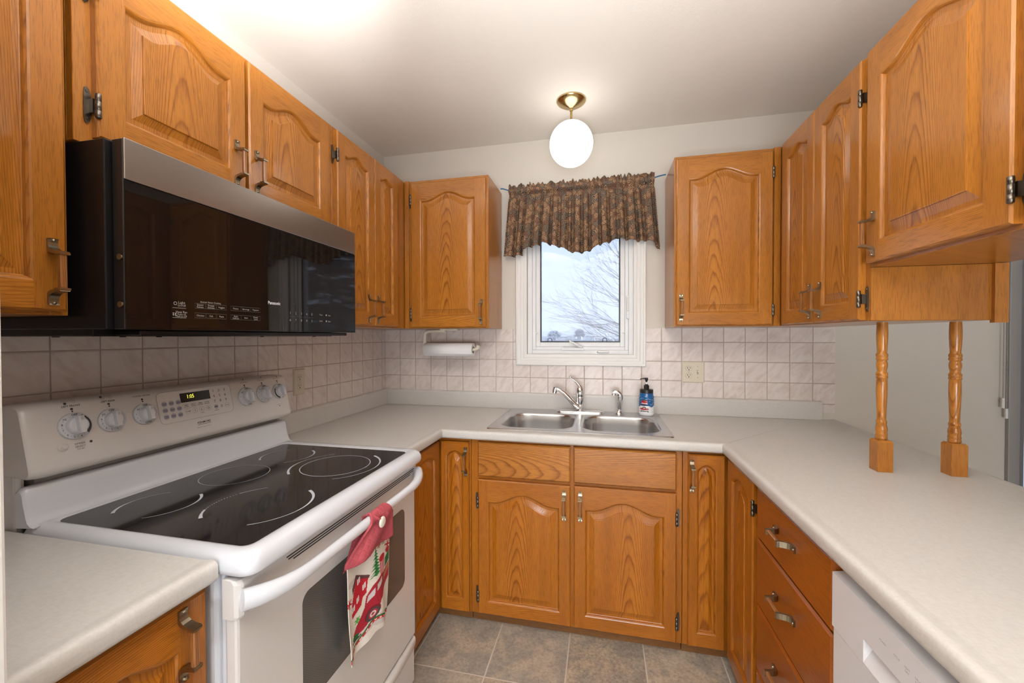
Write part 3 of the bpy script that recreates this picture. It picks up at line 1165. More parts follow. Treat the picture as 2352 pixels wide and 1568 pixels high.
for cx, cy in bowls:
    d = MB()
    d.lathe([(0.042, 0.0005), (0.042, 0.003), (0.034, 0.003), (0.026, 0.0012), (0.006, 0.001), (0.006, 0.006), (0.002, 0.007)], (0, 0, 0), 24)
    o = d.build('drain', CHROME, t)
    o.location = (cx - 1.287, cy + 0.305, 0.735 - 0.914)

FX, FY = 1.280, -0.086
t = thing('faucet', 'chrome single-lever kitchen faucet at the back of the sink', 'faucet', (FX, FY, 0.9185))
m = MB()
m.loft([[(x, y, 0.0) for x, y in rrect(-0.135, -0.033, 0.137, 0.033, 0.032, 8)], [(x, y, 0.006) for x, y in rrect(-0.135, -0.033, 0.137, 0.033, 0.032, 8)],
        [(x, y, 0.011) for x, y in rrect(-0.128, -0.027, 0.13, 0.027, 0.026, 8)], [(x, y, 0.0125) for x, y in rrect(-0.11, -0.015, 0.11, 0.015, 0.0145, 8)]], 0, cap=(True, True))
m.build('base_plate', CHROME, t)
m = MB()
m.lathe([(0.026, 0.011), (0.0255, 0.016), (0.0225, 0.022), (0.0222, 0.060), (0.0226, 0.062), (0.0226, 0.080), (0.0238, 0.082), (0.0238, 0.087), (0.022, 0.089), (0.0225, 0.092), (0.0242, 0.108), (0.023, 0.126), (0.018, 0.142), (0.010, 0.150), (0.002, 0.152)], (0, 0, 0), 28)
m.build('valve_body', CHROME, t)
m = MB()
P = [(-0.006, -0.01, 0.030), (-0.030, -0.016, 0.048), (-0.058, -0.022, 0.080), (-0.088, -0.028, 0.112), (-0.112, -0.033, 0.129), (-0.130, -0.036, 0.136), (-0.140, -0.038, 0.1365)]
m.tube(P, [0.017, 0.0165, 0.015, 0.0135, 0.0125, 0.012, 0.0115], 14)
m.tube([(-0.136, -0.037, 0.144), (-0.140, -0.038, 0.128), (-0.142, -0.039, 0.112)], [0.0135, 0.0145, 0.0135], 14)
m.build('spout', CHROME, t)
m = MB()
P = [(0.006, 0, 0.122), (0.002, 0.0, 0.142), (-0.008, -0.002, 0.158), (-0.022, -0.004, 0.174), (-0.036, -0.006, 0.186), (-0.047, -0.008, 0.193), (-0.053, -0.009, 0.200)]
m.tube(P, [0.0205, 0.019, 0.0135, 0.009, 0.0065, 0.006, 0.0068], 14, flat=(1.0, 0.8))
m.lathe([(0.0005, -0.008), (0.006, -0.005), (0.0082, 0), (0.006, 0.005), (0.0005, 0.008)], (-0.054, -0.009, 0.201), 12)
m.build('lever', CHROME, t)

t = thing('side_sprayer', 'short chrome pull-out sprayer beside the faucet, right of the spout', 'sprayer', (1.497, -0.083, 0.9185))
m = MB()
m.lathe([(0.026, 0), (0.026, 0.004), (0.018, 0.010), (0.014, 0.018), (0.0135, 0.024)], (0, 0, 0), 20)
m.build('collar', CHROME, t)
m = MB()
m.tube([(0, 0, 0.018), (0.001, 0, 0.045), (0.004, 0, 0.075), (0.006, 0, 0.094), (0.002, -0.001, 0.110), (-0.010, -0.003, 0.121), (-0.022, -0.005, 0.122), (-0.031, -0.006, 0.116)], [0.012, 0.0145, 0.016, 0.017, 0.0165, 0.0155, 0.0145, 0.0135], 14)
m.lathe([(0.0135, -0.004), (0.0135, 0.004)], (-0.029, -0.006, 0.108), 14)
m.build('spray_head', CHROME, t)


# soap bottle with a painted winter scene
def srgb(*c):
    return tuple(((x / 255) / 12.92 if x / 255 <= 0.04045 else ((x / 255 + 0.055) / 1.055) ** 2.4) for x in c)


t = thing('soap_dispenser', 'blue and white ceramic soap pump bottle on the sink ledge', 'soap dispenser', (1.643, -0.093, 0.9187))
prof = [(0.004, 0.0), (0.034, 0.0), (0.0385, 0.004), (0.040, 0.010)] + [(0.0400 + 0.0008 * math.sin(i), 0.010 + 0.092 * i / 46) for i in range(1, 47)] + [(0.0395, 0.106), (0.0375, 0.110), (0.0365, 0.114), (0.0372, 0.118), (0.036, 0.123), (0.033, 0.124)]
SEG = 96
m = MB()
m.lathe(prof, (0, 0, 0), SEG)
cols = []
wn = srgb(236, 238, 240)
cb, cd, cr, ck = srgb(22, 92, 150), srgb(14, 62, 110), srgb(176, 40, 52), srgb(30, 24, 26)
flk = [(random.uniform(-0.06, 0.06), random.uniform(0.06, 0.108)) for _ in range(34)]
view = math.atan2(-2.43 + 0.09, 1.404 - 1.643)


def soapcol(ax, z):
    """ax: distance round the bottle from its front, z: height"""
    c = cb if z > 0.052 + 0.003 * math.sin(ax * 160) else wn
    for fx, fz in flk:
        if z > 0.055 and (ax - fx) ** 2 + (z - fz) ** 2 < 0.0013 ** 2:
            c = wn
    a = ax + 0.012
    if abs(a) < 0.017 and 0.034 < z < 0.080:
        c = wn if (z < 0.055 or 0.066 < z < 0.071) else (cd if z < 0.066 else cr)
        if 0.059 < z < 0.065 and abs(a) < 0.014:
            c = srgb(40, 70, 105)
    if abs(a) < 0.015 and 0.080 <= z < 0.088 + 0.003 * math.sin(a * 300):
        c = cr if int((a + 1) * 180) % 3 else srgb(60, 120, 60)
    if abs(a) < 0.0235 and 0.032 < z < 0.043:
        c = cr
    rr = math.hypot(a, z - 0.040)
    if 0.0065 < rr < 0.0115 and z > 0.036:
        c = srgb(52, 44, 36)
    if rr < 0.0065 and z > 0.04:
        c = srgb(232, 200, 190)
    if abs(a) < 0.02 and 0.026 < z < 0.029:
        c = ck
    if 0.017 < abs(a) < 0.0225 and 0.021 < z < 0.030:
        c = ck
    return c


for r, z in prof:
    for i in range(SEG):
        a = 2 * PI * i / SEG
        d = (a - view + PI) % (2 * PI) - PI
        cols.append((*soapcol(d * 0.04, z), 1))
cap_n = len(m.v) - len(cols)
cols = cols + [(*wn, 1)] * cap_n
m.col = cols
m.build('bottle', GLAZE, t)
m = MB()
m.lathe([(0.036, 0.1225), (0.0365, 0.138), (0.035, 0.142), (0.014, 0.1425), (0.0145, 0.164), (0.0095, 0.1645), (0.0095, 0.170), (0.004, 0.1705)], (0, 0, 0), 28)
m.build('cap', BLACK, t)
m = MB()
m.lathe([(0.0042, 0.1705), (0.0042, 0.183)], (0, 0, 0), 12, 1)
m.lathe([(0.0045, 0.182), (0.0065, 0.190), (0.0085, 0.194), (0.009, 0.203), (0.006, 0.205)], (0, 0, 0), 14, 0)
m.tube([(0.006, 0, 0.202), (-0.012, -0.002, 0.2025), (-0.026, -0.004, 0.2005), (-0.034, -0.005, 0.197)], [0.004, 0.0038, 0.0032, 0.0028], 8, 0)
m.build('pump', [BLACK, plain('white_stem', (0.8, 0.8, 0.82), 0.4)], t)

# ------------------------------------------------------------------ turned posts
POST = [(0.0122, 0.100), (0.0142, 0.102), (0.0157, 0.105), (0.0157, 0.110), (0.0145, 0.113), (0.0157, 0.116), (0.0157, 0.120), (0.0145, 0.123), (0.0146, 0.127), (0.0157, 0.134), (0.0152, 0.141), (0.0125, 0.153), (0.0138, 0.155), (0.0143, 0.159), (0.0138, 0.163), (0.0119, 0.166), (0.0124, 0.19), (0.0132, 0.215), (0.0142, 0.245), (0.0147, 0.265), (0.0144, 0.285), (0.0136, 0.300), (0.0152, 0.302), (0.0157, 0.305), (0.0152, 0.308), (0.0138, 0.309), (0.0155, 0.312), (0.0157, 0.315), (0.015, 0.319), (0.0122, 0.322), (0.0122, 0.327), (0.0138, 0.335), (0.015, 0.343), (0.0145, 0.352), (0.0122, 0.359), (0.0155, 0.362), (0.0157, 0.367), (0.014, 0.370), (0.0155, 0.373), (0.0157, 0.378), (0.0148, 0.381), (0.0125, 0.384), (0.0128, 0.392), (0.0138, 0.408), (0.0148, 0.432), (0.0150, 0.450), (0.0145, 0.468), (0.0138, 0.4835)]
for i, (px, lab) in enumerate(((2.2945, 'turned oak post on the counter, the one nearer the sink'), (2.4915, 'turned oak post on the counter, the one at the outer counter edge'))):
    t = thing('turned_post', lab, 'post', (px, -0.883, 0.9145), 0, 'turned oak posts')
    m = MB()
    h = 0.0215
    q = [(-h, -h), (h, -h), (h, h), (-h, h)]
    m.loft([[(x, y, 0) for x, y in q], [(x, y, 0.096) for x, y in q], [(x * 0.82, y * 0.82, 0.1015) for x, y in q]], 0, cap=(True, True), smooth=False, wood=(2, (0, 0, 0), 0.25 + 0.07 * i, i * 3.1))
    m.build('base_block', OAK, t, bevel=0.0008, seg=1)
    m = MB()
    m.lathe(POST, (0, 0, 0), 30, wood=(2, (0, 0, 0), 0.05 - 0.1 * i, 1.3 + 2 * i))
    m.build('spindle', OAK, t)

# ------------------------------------------------------------------ range
RY0, RY1 = -1.785, -1.000
t = thing('range', 'white electric range with black glass cooktop between the two countertops', 'range', (0.35, (RY0 + RY1) / 2, 0))
RO = Vector((0.35, (RY0 + RY1) / 2, 0))


def rb(mb, name, mats, parent=None, **kw):
    o = mb.build(name, mats, parent or t, **kw)
    if (parent or t) is t:
        o.location = -RO
    return o


m = MB()
m.box((0.03, RY0 + 0.004, 0.06), (0.655, RY1 - 0.004, 0.885))
m.box((0.655, RY0 + 0.012, 0.02), (0.668, RY1 - 0.012, 0.885))
m.box((0.06, RY0 + 0.03, 0.0), (0.60, RY1 - 0.03, 0.06), 1)
rb(m, 'body', [WHITE, SLOT], bevel=0.006)
# cooktop frame: rounded slab with a sunk glass
m = MB()
CT = 0.928
fr = lambda d, z, r=0.03: [(x, y, z) for x, y in rrect(0.10 + d, RY0 + d, 0.739 - d, RY1 - d, r, 6)]
gx = [(x, y) for x, y in rrect(0.158, -1.748, 0.697, -1.052, 0.022, 6)]
m.loft([fr(0.010, 0.880), fr(0.002, 0.886), fr(0, 0.895), fr(0.001, 0.908), fr(0.006, 0.920), fr(0.016, 0.9275), fr(0.028, 0.9285), [(x, y, 0.9275) for x, y in rrect(0.153, -1.753, 0.702, -1.047, 0.024, 6)], [(x, y, 0.9255) for x, y in gx]], 0, cap=(True, False))
rb(m, 'cooktop_frame', WHITE, fix=False)
m = MB()
m.add([(x, y, 0.9258) for x, y in gx], [tuple(range(len(gx)))])
gl = rb(m, 'cooktop_glass', COOK, fix=False)
m = MB()
FC = Face((0, 0, 0.9258), (1, 0, 0), (0, 1, 0))


def crescent(cx, cy, r, a0, a1, w0, w1, n=30):
    P, Wd = [], []
    for i in range(n + 1):
        f = i / n
        a = math.radians(a0 + (a1 - a0) * f)
        P.append((cx + r * math.cos(a), cy + r * math.sin(a)))
        Wd.append(w0 + (w1 - w0) * min(1, f * 1.6))
    FC.ring(m, P, Wd, 0, 0.0004, closed=False)


for cx, cy, r in ((0.294, -1.62, 0.086), (0.297, -1.188, 0.086), (0.537, -1.247, 0.140)):
    crescent(cx, cy, r, -128, -232, 0.0075, 0.0018)
    crescent(cx, cy, r, 62, -58, 0.0075, 0.0018)
cx, cy, r = 0.549, -1.565, 0.122
crescent(cx, cy, r, -126, -152, 0.0085, 0.005)
for k in range(13):
    a = math.radians(-155 - k * 3.6)
    FC.disc(m, cx + r * math.cos(a), cy + r * math.sin(a), 0.0017, 0, 0.0004, 8)
crescent(cx, cy, r, -202, -234, 0.003, 0.0022)
crescent(cx, cy, r, 62, -58, 0.0085, 0.0025)
FC.ring(m, circ(0.537, -1.247, 0.108, 48), 0.0026, 0, 0.0004)
FC.ring(m, circ(0.290, -1.395, 0.092, 48), 0.0016, 0, 0.0004)
o = m.build('burner_marks', BURN, gl, fix=False)
# riser between cooktop and control console
m = MB()
prof = [(0.158, 0.9245), (0.146, 0.9265), (0.137, 0.933), (0.1325, 0.945), (0.128, 0.985), (0.125, 1.004), (0.119, 1.011), (0.108, 1.012), (0.100, 1.005), (0.100, 0.920)]
L = []
for y, d in ((RY0 + 0.0005, 0.009), (RY0 + 0.003, 0.003), (RY0 + 0.010, 0.0), (RY1 - 0.010, 0.0), (RY1 - 0.003, 0.003), (RY1 - 0.0005, 0.009)):
    L.append([(x - d * 0.4 if x > 0.11 and z > 0.95 else x, y, z - (d if z > 0.98 else 0)) for x, z in prof])
m.loft(L, 0, cap=(True, True))
rb(m, 'riser', WHITE)
m = MB()
m.box((0.03, RY0 + 0.03, 0.98), (0.106, RY1 - 0.03, 1.06), 0)
rb(m, 'vent_gap', GREYP)
m = MB()
m.box((0.012, RY0 + 0.002, 0.86), (0.098, RY0 + 0.020, 1.185), 0)
m.box((0.012, RY1 - 0.020, 0.86), (0.098, RY1 - 0.002, 1.150), 0)
m.box((0.012, RY0 + 0.02, 0.86), (0.030, RY1 - 0.02, 1.15), 0)
rb(m, 'back_panel', BISQUE, bevel=0.008)
# console
m = MB()
prof = [(0.112, 1.030), (0.132, 1.028), (0.146, 1.031), (0.152, 1.038), (0.1518, 1.048), (0.1195, 1.186), (0.113, 1.196), (0.100, 1.200), (0.060, 1.199), (0.036, 1.192), (0.030, 1.18), (0.030, 1.032)]
L = []
for y, k in ((RY0 + 0.0, 0.90), (RY0 + 0.004, 0.955), (RY0 + 0.012, 0.985), (RY0 + 0.024, 1.0), (RY1 - 0.024, 1.0), (RY1 - 0.012, 0.985), (RY1 - 0.004, 0.955), (RY1, 0.90)):
    cx, cz = 0.08, 1.112
    L.append([(cx + (x - cx) * k, y, cz + (z - cz) * (k if k > 0.97 else 1 - (1 - k) * 0.75)) for x, z in prof])
m.loft(L, 0, cap=(True, True))
con = rb(m, 'control_console', BISQUE)
con_me = con
# face frame of the console for knobs and lettering (console-local coordinates are world ones)
CF = Face((0.1520, 0, 1.048), (0, 1, 0), (0.1195 - 0.1518, 0, 1.186 - 1.048))
m = MB()


def knob(y, u, r, name='knob'):
    k = MB()
    seg = 30

    def ringp(rr, h, sq=1.0):
        return [CF.p(y + rr * math.cos(2 * PI * i / seg), u + rr * math.sin(2 * PI * i / seg), h) for i in range(seg)]
    k.loft([ringp(r, 0.0002), ringp(r, 0.004), ringp(r * 0.97, 0.0062), ringp(r * 0.70, 0.0068), ringp(r * 0.66, 0.010), ringp(r * 0.60, 0.017), ringp(r * 0.5, 0.0185)], 0, cap=(False, True))
    # raised finger bar
    a = r * 0.22
    q0 = [(-a, -r * 0.66), (a, -r * 0.66), (a, r * 0.66), (-a, r * 0.66)]
    k.loft([[CF.p(y + p[0], u + p[1], 0.010) for p in q0], [CF.p(y + p[0] * 0.8, u + p[1], 0.028) for p in q0], [CF.p(y + p[0] * 0.6, u + p[1] * 0.95, 0.0305) for p in q0]], 0, cap=(False, True), smooth=False)
    q = Face(CF.p(y, u, 0.0308), CF.r, CF.u)
    q.rect(k, -a * 0.4, r * 0.30, a * 0.4, r * 0.55, 1, 0.0002)
    D = Face(CF.p(y, u, 0.0064), CF.r, CF.u)
    return k, D


KN = [(-1.694, 0.090, 0.0330, 'arc'), (-1.617, 0.089, 0.0310, 'num'), (-1.537, 0.090, 0.0300, 'low'), (-1.199, 0.090, 0.0345, 'low'), (-1.122, 0.091, 0.0335, 'num'), (-1.047, 0.090, 0.0310, 'arcl')]
for y, u, r, kd in KN:
    k, D = knob(y, u, r)
    rm = r * 0.83
    D.text(k, 'OFF', 0, rm, 0.0072, 2, True)
    if kd == 'low':
        D.text(k, 'LOW', 0.002, -rm, 0.0072, 2, True)
        D.text(k, 'HI', -rm * 0.72, rm * 0.6, 0.008, 2)
        for a in (175, 200, 222):
            D.disc(k, rm * math.cos(math.radians(a)), rm * math.sin(math.radians(a)), 0.0009, 2)
    else:
        for i, s in enumerate(('HI', '8', '7', '6', '5', '4')):
            a = math.radians(138 + i * 29)
            D.text(k, s, rm * math.cos(a), rm * math.sin(a), 0.0075, 2)
            a += math.radians(14)
            D.disc(k, rm * math.cos(a), rm * math.sin(a), 0.0007, 2)
        if kd == 'arc':
            P = [(rm * math.cos(math.radians(a)), rm * math.sin(math.radians(a))) for a in range(62, -52, -6)]
            D.ring(k, P, [0.003 + 0.004 * i / len(P) for i in range(len(P))], 2, 0.0003, closed=False)
        elif kd == 'arcl':
            P = [(rm * math.cos(math.radians(a)), rm * math.sin(math.radians(a))) for a in range(150, 262, 6)]
            D.ring(k, P, 0.0058, 2, 0.0003, closed=False)
    o = k.build('knob', [WHITE, GREYC, INK], con, fix=False)
m = MB()
FG = CF
labels = ((-1.694, 'LEFT FRONT', 0.0066, 1.0), (-1.617, 'LEFT REAR', 0.0066, 1.0), (-1.537, 'WARMER DRAWER', 0.0054, 1.0), (-1.199, 'CENTER REAR', 0.0048, 1.0), (-1.122, 'RIGHT REAR', 0.0048, 1.0), (-1.047, 'RIGHT FRONT', 0.0048, 1.0))
for i, (y, s, sz, sx) in enumerate(labels):
    FG.text(m, s, y, 0.1405 if i < 2 else 0.143, sz, 0, i < 2, sx=sx)
    FG.disc(m, y, 0.1325, 0.0030, 0)
    FG.disc(m, y + 0.0005, 0.1265, 0.0020, 0)
    if i != 2:
        base = [(-0.011, 0.004), (-0.004, 0.006), (0.004, 0.007), (0.010, 0.007), (0.010, 0.000), (-0.007, -0.002)]
        hot = {0: 5, 1: 0, 3: 2, 4: 3, 5: 4}[i]
        sc = 1.0 if i < 2 else 0.7
        for j, (dx, dy) in enumerate(base):
            yy, uu = y - 0.004 + dx * sc, 0.1495 + dy * sc
            if j == hot:
                FG.disc(m, yy, uu, 0.0030 * sc, 0)
            elif i < 2 or j in (0, 1, 2):
                FG.ring(m, circ(yy, uu, 0.0030 * sc, 14), 0.0005, 1)
FG.text(m, 'SIMMER', -1.690, 0.0455, 0.0064, 0, False)
FG.text(m, 'SELECT', -1.690, 0.0385, 0.0064, 0, False)
FG.text(m, 'ON·OFF', -1.690, 0.032, 0.0042, 0)
FG.disc(m, -1.668, 0.045, 0.0032, 0)
FG.text(m, 'KENMORE', -1.372, 0.0335, 0.0095, 0, True)
FG.rect(m, -1.394, 0.0262, -1.350, 0.0274, 0)
FG.text(m, 'Clean & Ready System', -1.375, 0.0185, 0.0052, 1)
FG.text(m, 'SURFACE ON', -1.058, 0.038, 0.0045, 1)
FG.disc(m, -1.058, 0.032, 0.0022, 0)
m.build('lettering', [INK, INKL], con, fix=False)
# simmer button
m = MB()
for r, h, mm in ((0.0105, 0.0010, 0),):
    m.loft([[CF.p(-1.7225 + r * math.cos(a), 0.044 + r * math.sin(a), 0.0002) for a in np.linspace(0, 2 * PI, 24)[:-1]], [CF.p(-1.7225 + r * 0.9 * math.cos(a), 0.044 + r * 0.9 * math.sin(a), 0.0015) for a in np.linspace(0, 2 * PI, 24)[:-1]], [CF.p(-1.7225 + r * 0.6 * math.cos(a), 0.044 + r * 0.6 * math.sin(a), 0.0012) for a in np.linspace(0, 2 * PI, 24)[:-1]], [CF.p(-1.7205 + r * 0.5 * math.cos(a), 0.044 + r * 0.5 * math.sin(a), 0.004) for a in np.linspace(0, 2 * PI, 24)[:-1]]], 0, cap=(False, True))
m.build('push_button', BISQUE, con, fix=False)
# keypad panel with clock
m = MB()
kp = rrect(-1.500, 0.049, -1.259, 0.144, 0.014, 6)
kp = [(p[0], p[1] - (0.006 if p[0] > -1.38 else 0) * 0) for p in kp]
FG.ring(m, kp, 0.0012, 1, 0.0006)
m.loft([[FG.p(a, b_, 0.0001) for a, b_ in kp], [FG.p(a, b_, 0.0006) for a, b_ in kp]], 0, cap=(False, True), smooth=False)
FG.rect(m, -1.433, 0.1045, -1.336, 0.134, 2, 0.0009)
FG.text(m, '1:05', -1.400, 0.122, 0.0170, 3, False, h=0.0013, sx=0.85)
for i in range(3):
    for j in range(3):
        yy, uu = -1.482 + i * 0.0205, 0.1085 - j * 0.0195
        FG.disc(m, yy, uu, 0.0080, 4, 0.0009)
        FG.rect(m, yy - 0.006, uu + 0.0006, yy + 0.006, uu + 0.0026, 5, 0.0012)
        FG.rect(m, yy - 0.006, uu - 0.0032, yy + 0.006, uu - 0.0012, 5, 0.0012)
for i, s in enumerate('123456789'):
    FG.text(m, s, -1.323 + (i % 3) * 0.0205, 0.1285 - (i // 3) * 0.0175, 0.0125, 6, h=0.001)
FG.text(m, '0', -1.3025, 0.074, 0.0125, 6, h=0.001)
FG.disc(m, -1.322, 0.0745, 0.0075, 4, 0.0009)
FG.rect(m, -1.327, 0.073, -1.317, 0.0765, 5, 0.0012)
FG.text(m, 'CLEAR', -1.282, 0.074, 0.0045, 6, h=0.001)
FG.ring(m, circ(-1.282, 0.074, 0.008, 18), 0.0005, 1, 0.0009)
FG.text(m, 'CANCEL', -1.322, 0.063, 0.0045, 6, h=0.001)
for i, s in enumerate(('TIMED', 'DELAY', 'TIMER', 'CLOCK')):
    FG.text(m, s, -1.419 + i * 0.0225, 0.0955, 0.0048, 6, True, h=0.001)
    FG.text(m, 'COOK' if i < 2 else 'ON OFF', -1.419 + i * 0.0225, 0.0905, 0.0048, 6, True, h=0.001)
FG.ring(m, rrect(-1.431, 0.086, -1.385, 0.1005, 0.007, 4), 0.0005, 1, 0.0009)
for i in range(4):
    FG.ring(m, circ(-1.417 + i * 0.0225, 0.075, 0.0082, 18), 0.0006, 1, 0.0009)
    FG.text(m, ('WARM', 'I', 'L', 'O')[i], -1.417 + i * 0.0225, 0.075, (0.0045, 0.009, 0.009, 0.009)[i], 6, True, h=0.001)
FG.text(m, 'LOCK', -1.372, 0.063, 0.0045, 6, h=0.001)
m.build('keypad', [BISQUE, INKL, DISP, DIGIT, GBLUE, NAVY, INK], con, fix=False)

# oven door
m = MB()
m.box((0.672, RY0 + 0.006, 0.212), (0.702, RY1 - 0.004, 0.800), 0)
od = rb(m, 'oven_door', BISQUE, bevel=0.006)
m = MB()
wl = rrect(-1.602, 0.452, -1.090, 0.735, 0.025, 6)
m.loft([[(0.7022, y, z) for y, z in wl], [(0.7032, y, z) for y, z in wl]], 0, cap=(False, True), smooth=False)
m.build('window', OVEN, od)
m = MB()
L = []
for y, d in ((RY0 + 0.002, 0.012), (RY0 + 0.005, 0.004), (RY0 + 0.014, 0.0), (RY1 - 0.014, 0.0), (RY1 - 0.005, 0.004), (RY1 - 0.002, 0.012)):
    L.append([(0.672, y, 0.797), (0.706 - d, y, 0.797), (0.711 - d, y, 0.803), (0.711 - d, y, 0.866), (0.705 - d, y, 0.8735), (0.690 - d, y, 0.876), (0.672, y, 0.876)])
m.loft(L, 0, cap=(True, True), smooth=False)
for k, (a, c) in enumerate(((-1.66, -1.03), (-1.655, -1.035), (-1.64, -1.06))):
    z = 0.8580 - 0.0065 * k
    m.add([(0.7113, a, z - 0.0017), (0.7113, c, z - 0.0017), (0.7113, c, z + 0.0017), (0.7113, a, z + 0.0017)], [(0, 1, 2, 3)], 1)
m.build('vent_trim', [BISQUE, SLOT], od)
m = MB()
yc = (RY0 + RY1) / 2
P, Rr = [], []
for i in range(33):
    f = -1 + 2 * i / 32
    y = yc - 0.006 + f * 0.385
    e = max(0.0, (abs(f) - 0.62) / 0.38)
    P.append((0.759 - 0.040 * e ** 2.4, y, 0.831 + 0.010 * e ** 2))
    Rr.append(0.0125 + 0.0065 * (max(0, (abs(f) - 0.6) / 0.4)) ** 1.2 * (1 if abs(f) < 0.97 else 0.85))
m.tube(P, Rr, 16, flat=(1.0, 1.15))
m.build('handle', WHITE, od)
# storage drawer
m = MB()
m.box((0.672, RY0 + 0.008, 0.03), (0.698, RY1 - 0.006, 0.196), 0)
dr = rb(m, 'storage_drawer', BISQUE, bevel=0.004)
m = MB()
pr = [(0.698, 0.150), (0.704, 0.158), (0.7105, 0.172), (0.713, 0.186), (0.712, 0.196), (0.706, 0.203), (0.698, 0.205), (0.690, 0.203), (0.690, 0.150)]
L = []
for i in range(21):
    f = -1 + 2 * i / 20
    k = 1 - 0.35 * abs(f) ** 6
    L.append([(0.690 + (x - 0.690) * k, yc + f * 0.384, z) for x, z in pr])
m.loft(L, 0, cap=(True, True))
m.build('handle', BISQUE, dr)

# ------------------------------------------------------------------ microwave
MY0, MY1 = -1.786, -0.962
t = thing('microwave', 'black over-the-range microwave with a brushed steel band under the short oak cabinet', 'microwave', (0.2, (MY0 + MY1) / 2, 1.365))
MO = Vector((0.2, (MY0 + MY1) / 2, 1.365))


def mw(mb, name, mats, **kw):
    o = mb.build(name, mats, t, **kw)
    o.location = -MO
    return o


m = MB()
m.box((0.010, MY0, 1.372), (0.385, MY1 + 0.008, 1.773))
m.box((0.02, MY0 + 0.01, 1.3565), (0.33, MY1 - 0.02, 1.374))
m.box((0.33, MY0 + 0.05, 1.3585), (0.405, MY1 - 0.03, 1.370))
for y in (-1.70, -1.62, -1.30, -1.05):
    m.lathe([(0.006, 1.3545), (0.006, 1.3575)], (0.30, y, 0), 10)
for y in (-1.72,):
    m.lathe([(0.007, 1.3545), (0.007, 1.3575)], (0.12, y, 0), 10)
mw(m, 'case', DBLACK, bevel=0.002, seg=1)
m = MB()
m.box((0.388, -1.7745, 1.372), (0.4185, MY1 + 0.002, 1.7745))
mw(m, 'door', BLACK, bevel=0.002, seg=1)
m = MB()
m.box((0.4185, -1.773, 1.371), (0.4205, MY1 + 0.003, 1.686))
gp = mw(m, 'glass', MWG)
m = MB()
m.box((0.4185, -1.7745, 1.6885), (0.4225, MY1 + 0.002, 1.7755))
mw(m, 'steel_band', STEELY, bevel=0.0015)
for z in (1.524, 1.424):
    m = MB()
    m.lathe([(0.0065, -0.001), (0.0065, 0.003), (0.004, 0.005)], (0.412, -1.7785, z), 14, 0, axis=1)
    mw(m, 'hinge_pin', BRASS)
m = MB()
FM = Face((0.4206, 0, 0), (0, 1, 0), (0, 0, 1))
FM.text(m, 'Panasonic', -1.3765, 1.4585, 0.0135, 0, True, sx=0.9)
FM.ring(m, circ(-1.672, 1.4345, 0.0035, 14), 0.001, 1)
FM.text(m, 'Light', -1.657, 1.437, 0.0085, 1)
FM.text(m, 'On/Off', -1.657, 1.430, 0.0065, 1)
FM.rect(m, -1.679, 1.4235, -1.647, 1.4242, 1)
for dx, dz in ((-0.002, 0.002), (0.002, 0.002), (-0.002, -0.002), (0.002, -0.002)):
    FM.disc(m, -1.674 + dx * 1.3, 1.409 + dz, 0.0018, 1, ry=0.0013)
FM.text(m, 'Vent Fan', -1.658, 1.4145, 0.0075, 1)
FM.text(m, 'Turbo Hi', -1.658, 1.409, 0.0055, 1)
FM.text(m, 'Med Lo Off', -1.658, 1.4045, 0.0055, 1)
FM.rect(m, -1.679, 1.4005, -1.647, 1.4012, 1)
FM.text(m, 'Inverter Sensor Cooking', -1.583, 1.443, 0.0055, 1)
r1 = (('Sensor', 'Reheat'), ('Frozen', 'Entrees'), ('Veggies',), ('Potato',), ('Beverage',), ('Popcorn',))
r2t = (('Chicken',), ('Fish',), ('Pasta',), ('Auto', 'Defrost'), ('Start',), ('Power', 'Level'))
for row, (z0, z1, wd_) in enumerate(((1.4265, 1.4385, r1), (1.4025, 1.4145, r2t))):
    for i in range(6):
        y0 = (-1.625, -1.596, -1.567, -1.526, -1.493, -1.461)[i]
        y1 = (-1.596, -1.567, -1.538, -1.493, -1.461, -1.428)[i] - 0.0015
        FM.ring(m, [(y0, z0), (y1, z0), (y1, z1), (y0, z1)], 0.0005, 2, 0.0002)
        ws = wd_[i]
        for j, s in enumerate(ws):
            FM.text(m, s, (y0 + y1) / 2, (z0 + z1) / 2 + (0.0027 if j == 0 else -0.0027) * (len(ws) > 1), 0.0062, 1)
for i in range(5):
    FM.text(m, '12345'[i], -1.312 + i * 0.025, 1.432, 0.0110, 1)
    FM.text(m, '67890'[i], -1.312 + i * 0.025, 1.4095, 0.0110, 1)
FM.rect(m, -1.318, 1.4205, -1.205, 1.4209, 2)
for y, a, c in ((-1.165, 'Timer', 'Clock'), (-1.120, 'Stop', 'Start')):
    FM.text(m, a, y, 1.433, 0.0070, 1)
    FM.text(m, c, y, 1.411, 0.0070, 1)
FM.disc(m, -1.137, 1.433, 0.003, 1)
FM.disc(m, -1.137, 1.411, 0.003, 1)
mw(m, 'lettering', [SILVERINK, DIMINK, plain('key_outline', (0.16, 0.15, 0.14), 0.5)], fix=False)

# ------------------------------------------------------------------ dishwasher
t = thing('dishwasher', 'white built-in dishwasher under the right countertop', 'dishwasher', (2.2, -1.72, 0))
DO = Vector((2.2, -1.72, 0))


def dwp(mb, name, mats, **kw):
    o = mb.build(name, mats, t, **kw)
    o.location = -DO
    return o


DY0, DY1 = -1.4185, -2.018
m = MB()
m.box((1.925, DY1 + 0.004, 0.10), (2.56, DY0 - 0.002, 0.862), 0)
m.box((1.945, DY1 + 0.004, 0.0), (2.50, DY0 - 0.004, 0.10), 1)
dwp(m, 'tub', [DWHITE, SLOT])
m = MB()
m.box((1.900, DY1, 0.11), (1.925, DY0, 0.7165), 0)
dwp(m, 'door', DWHITE, bevel=0.003)
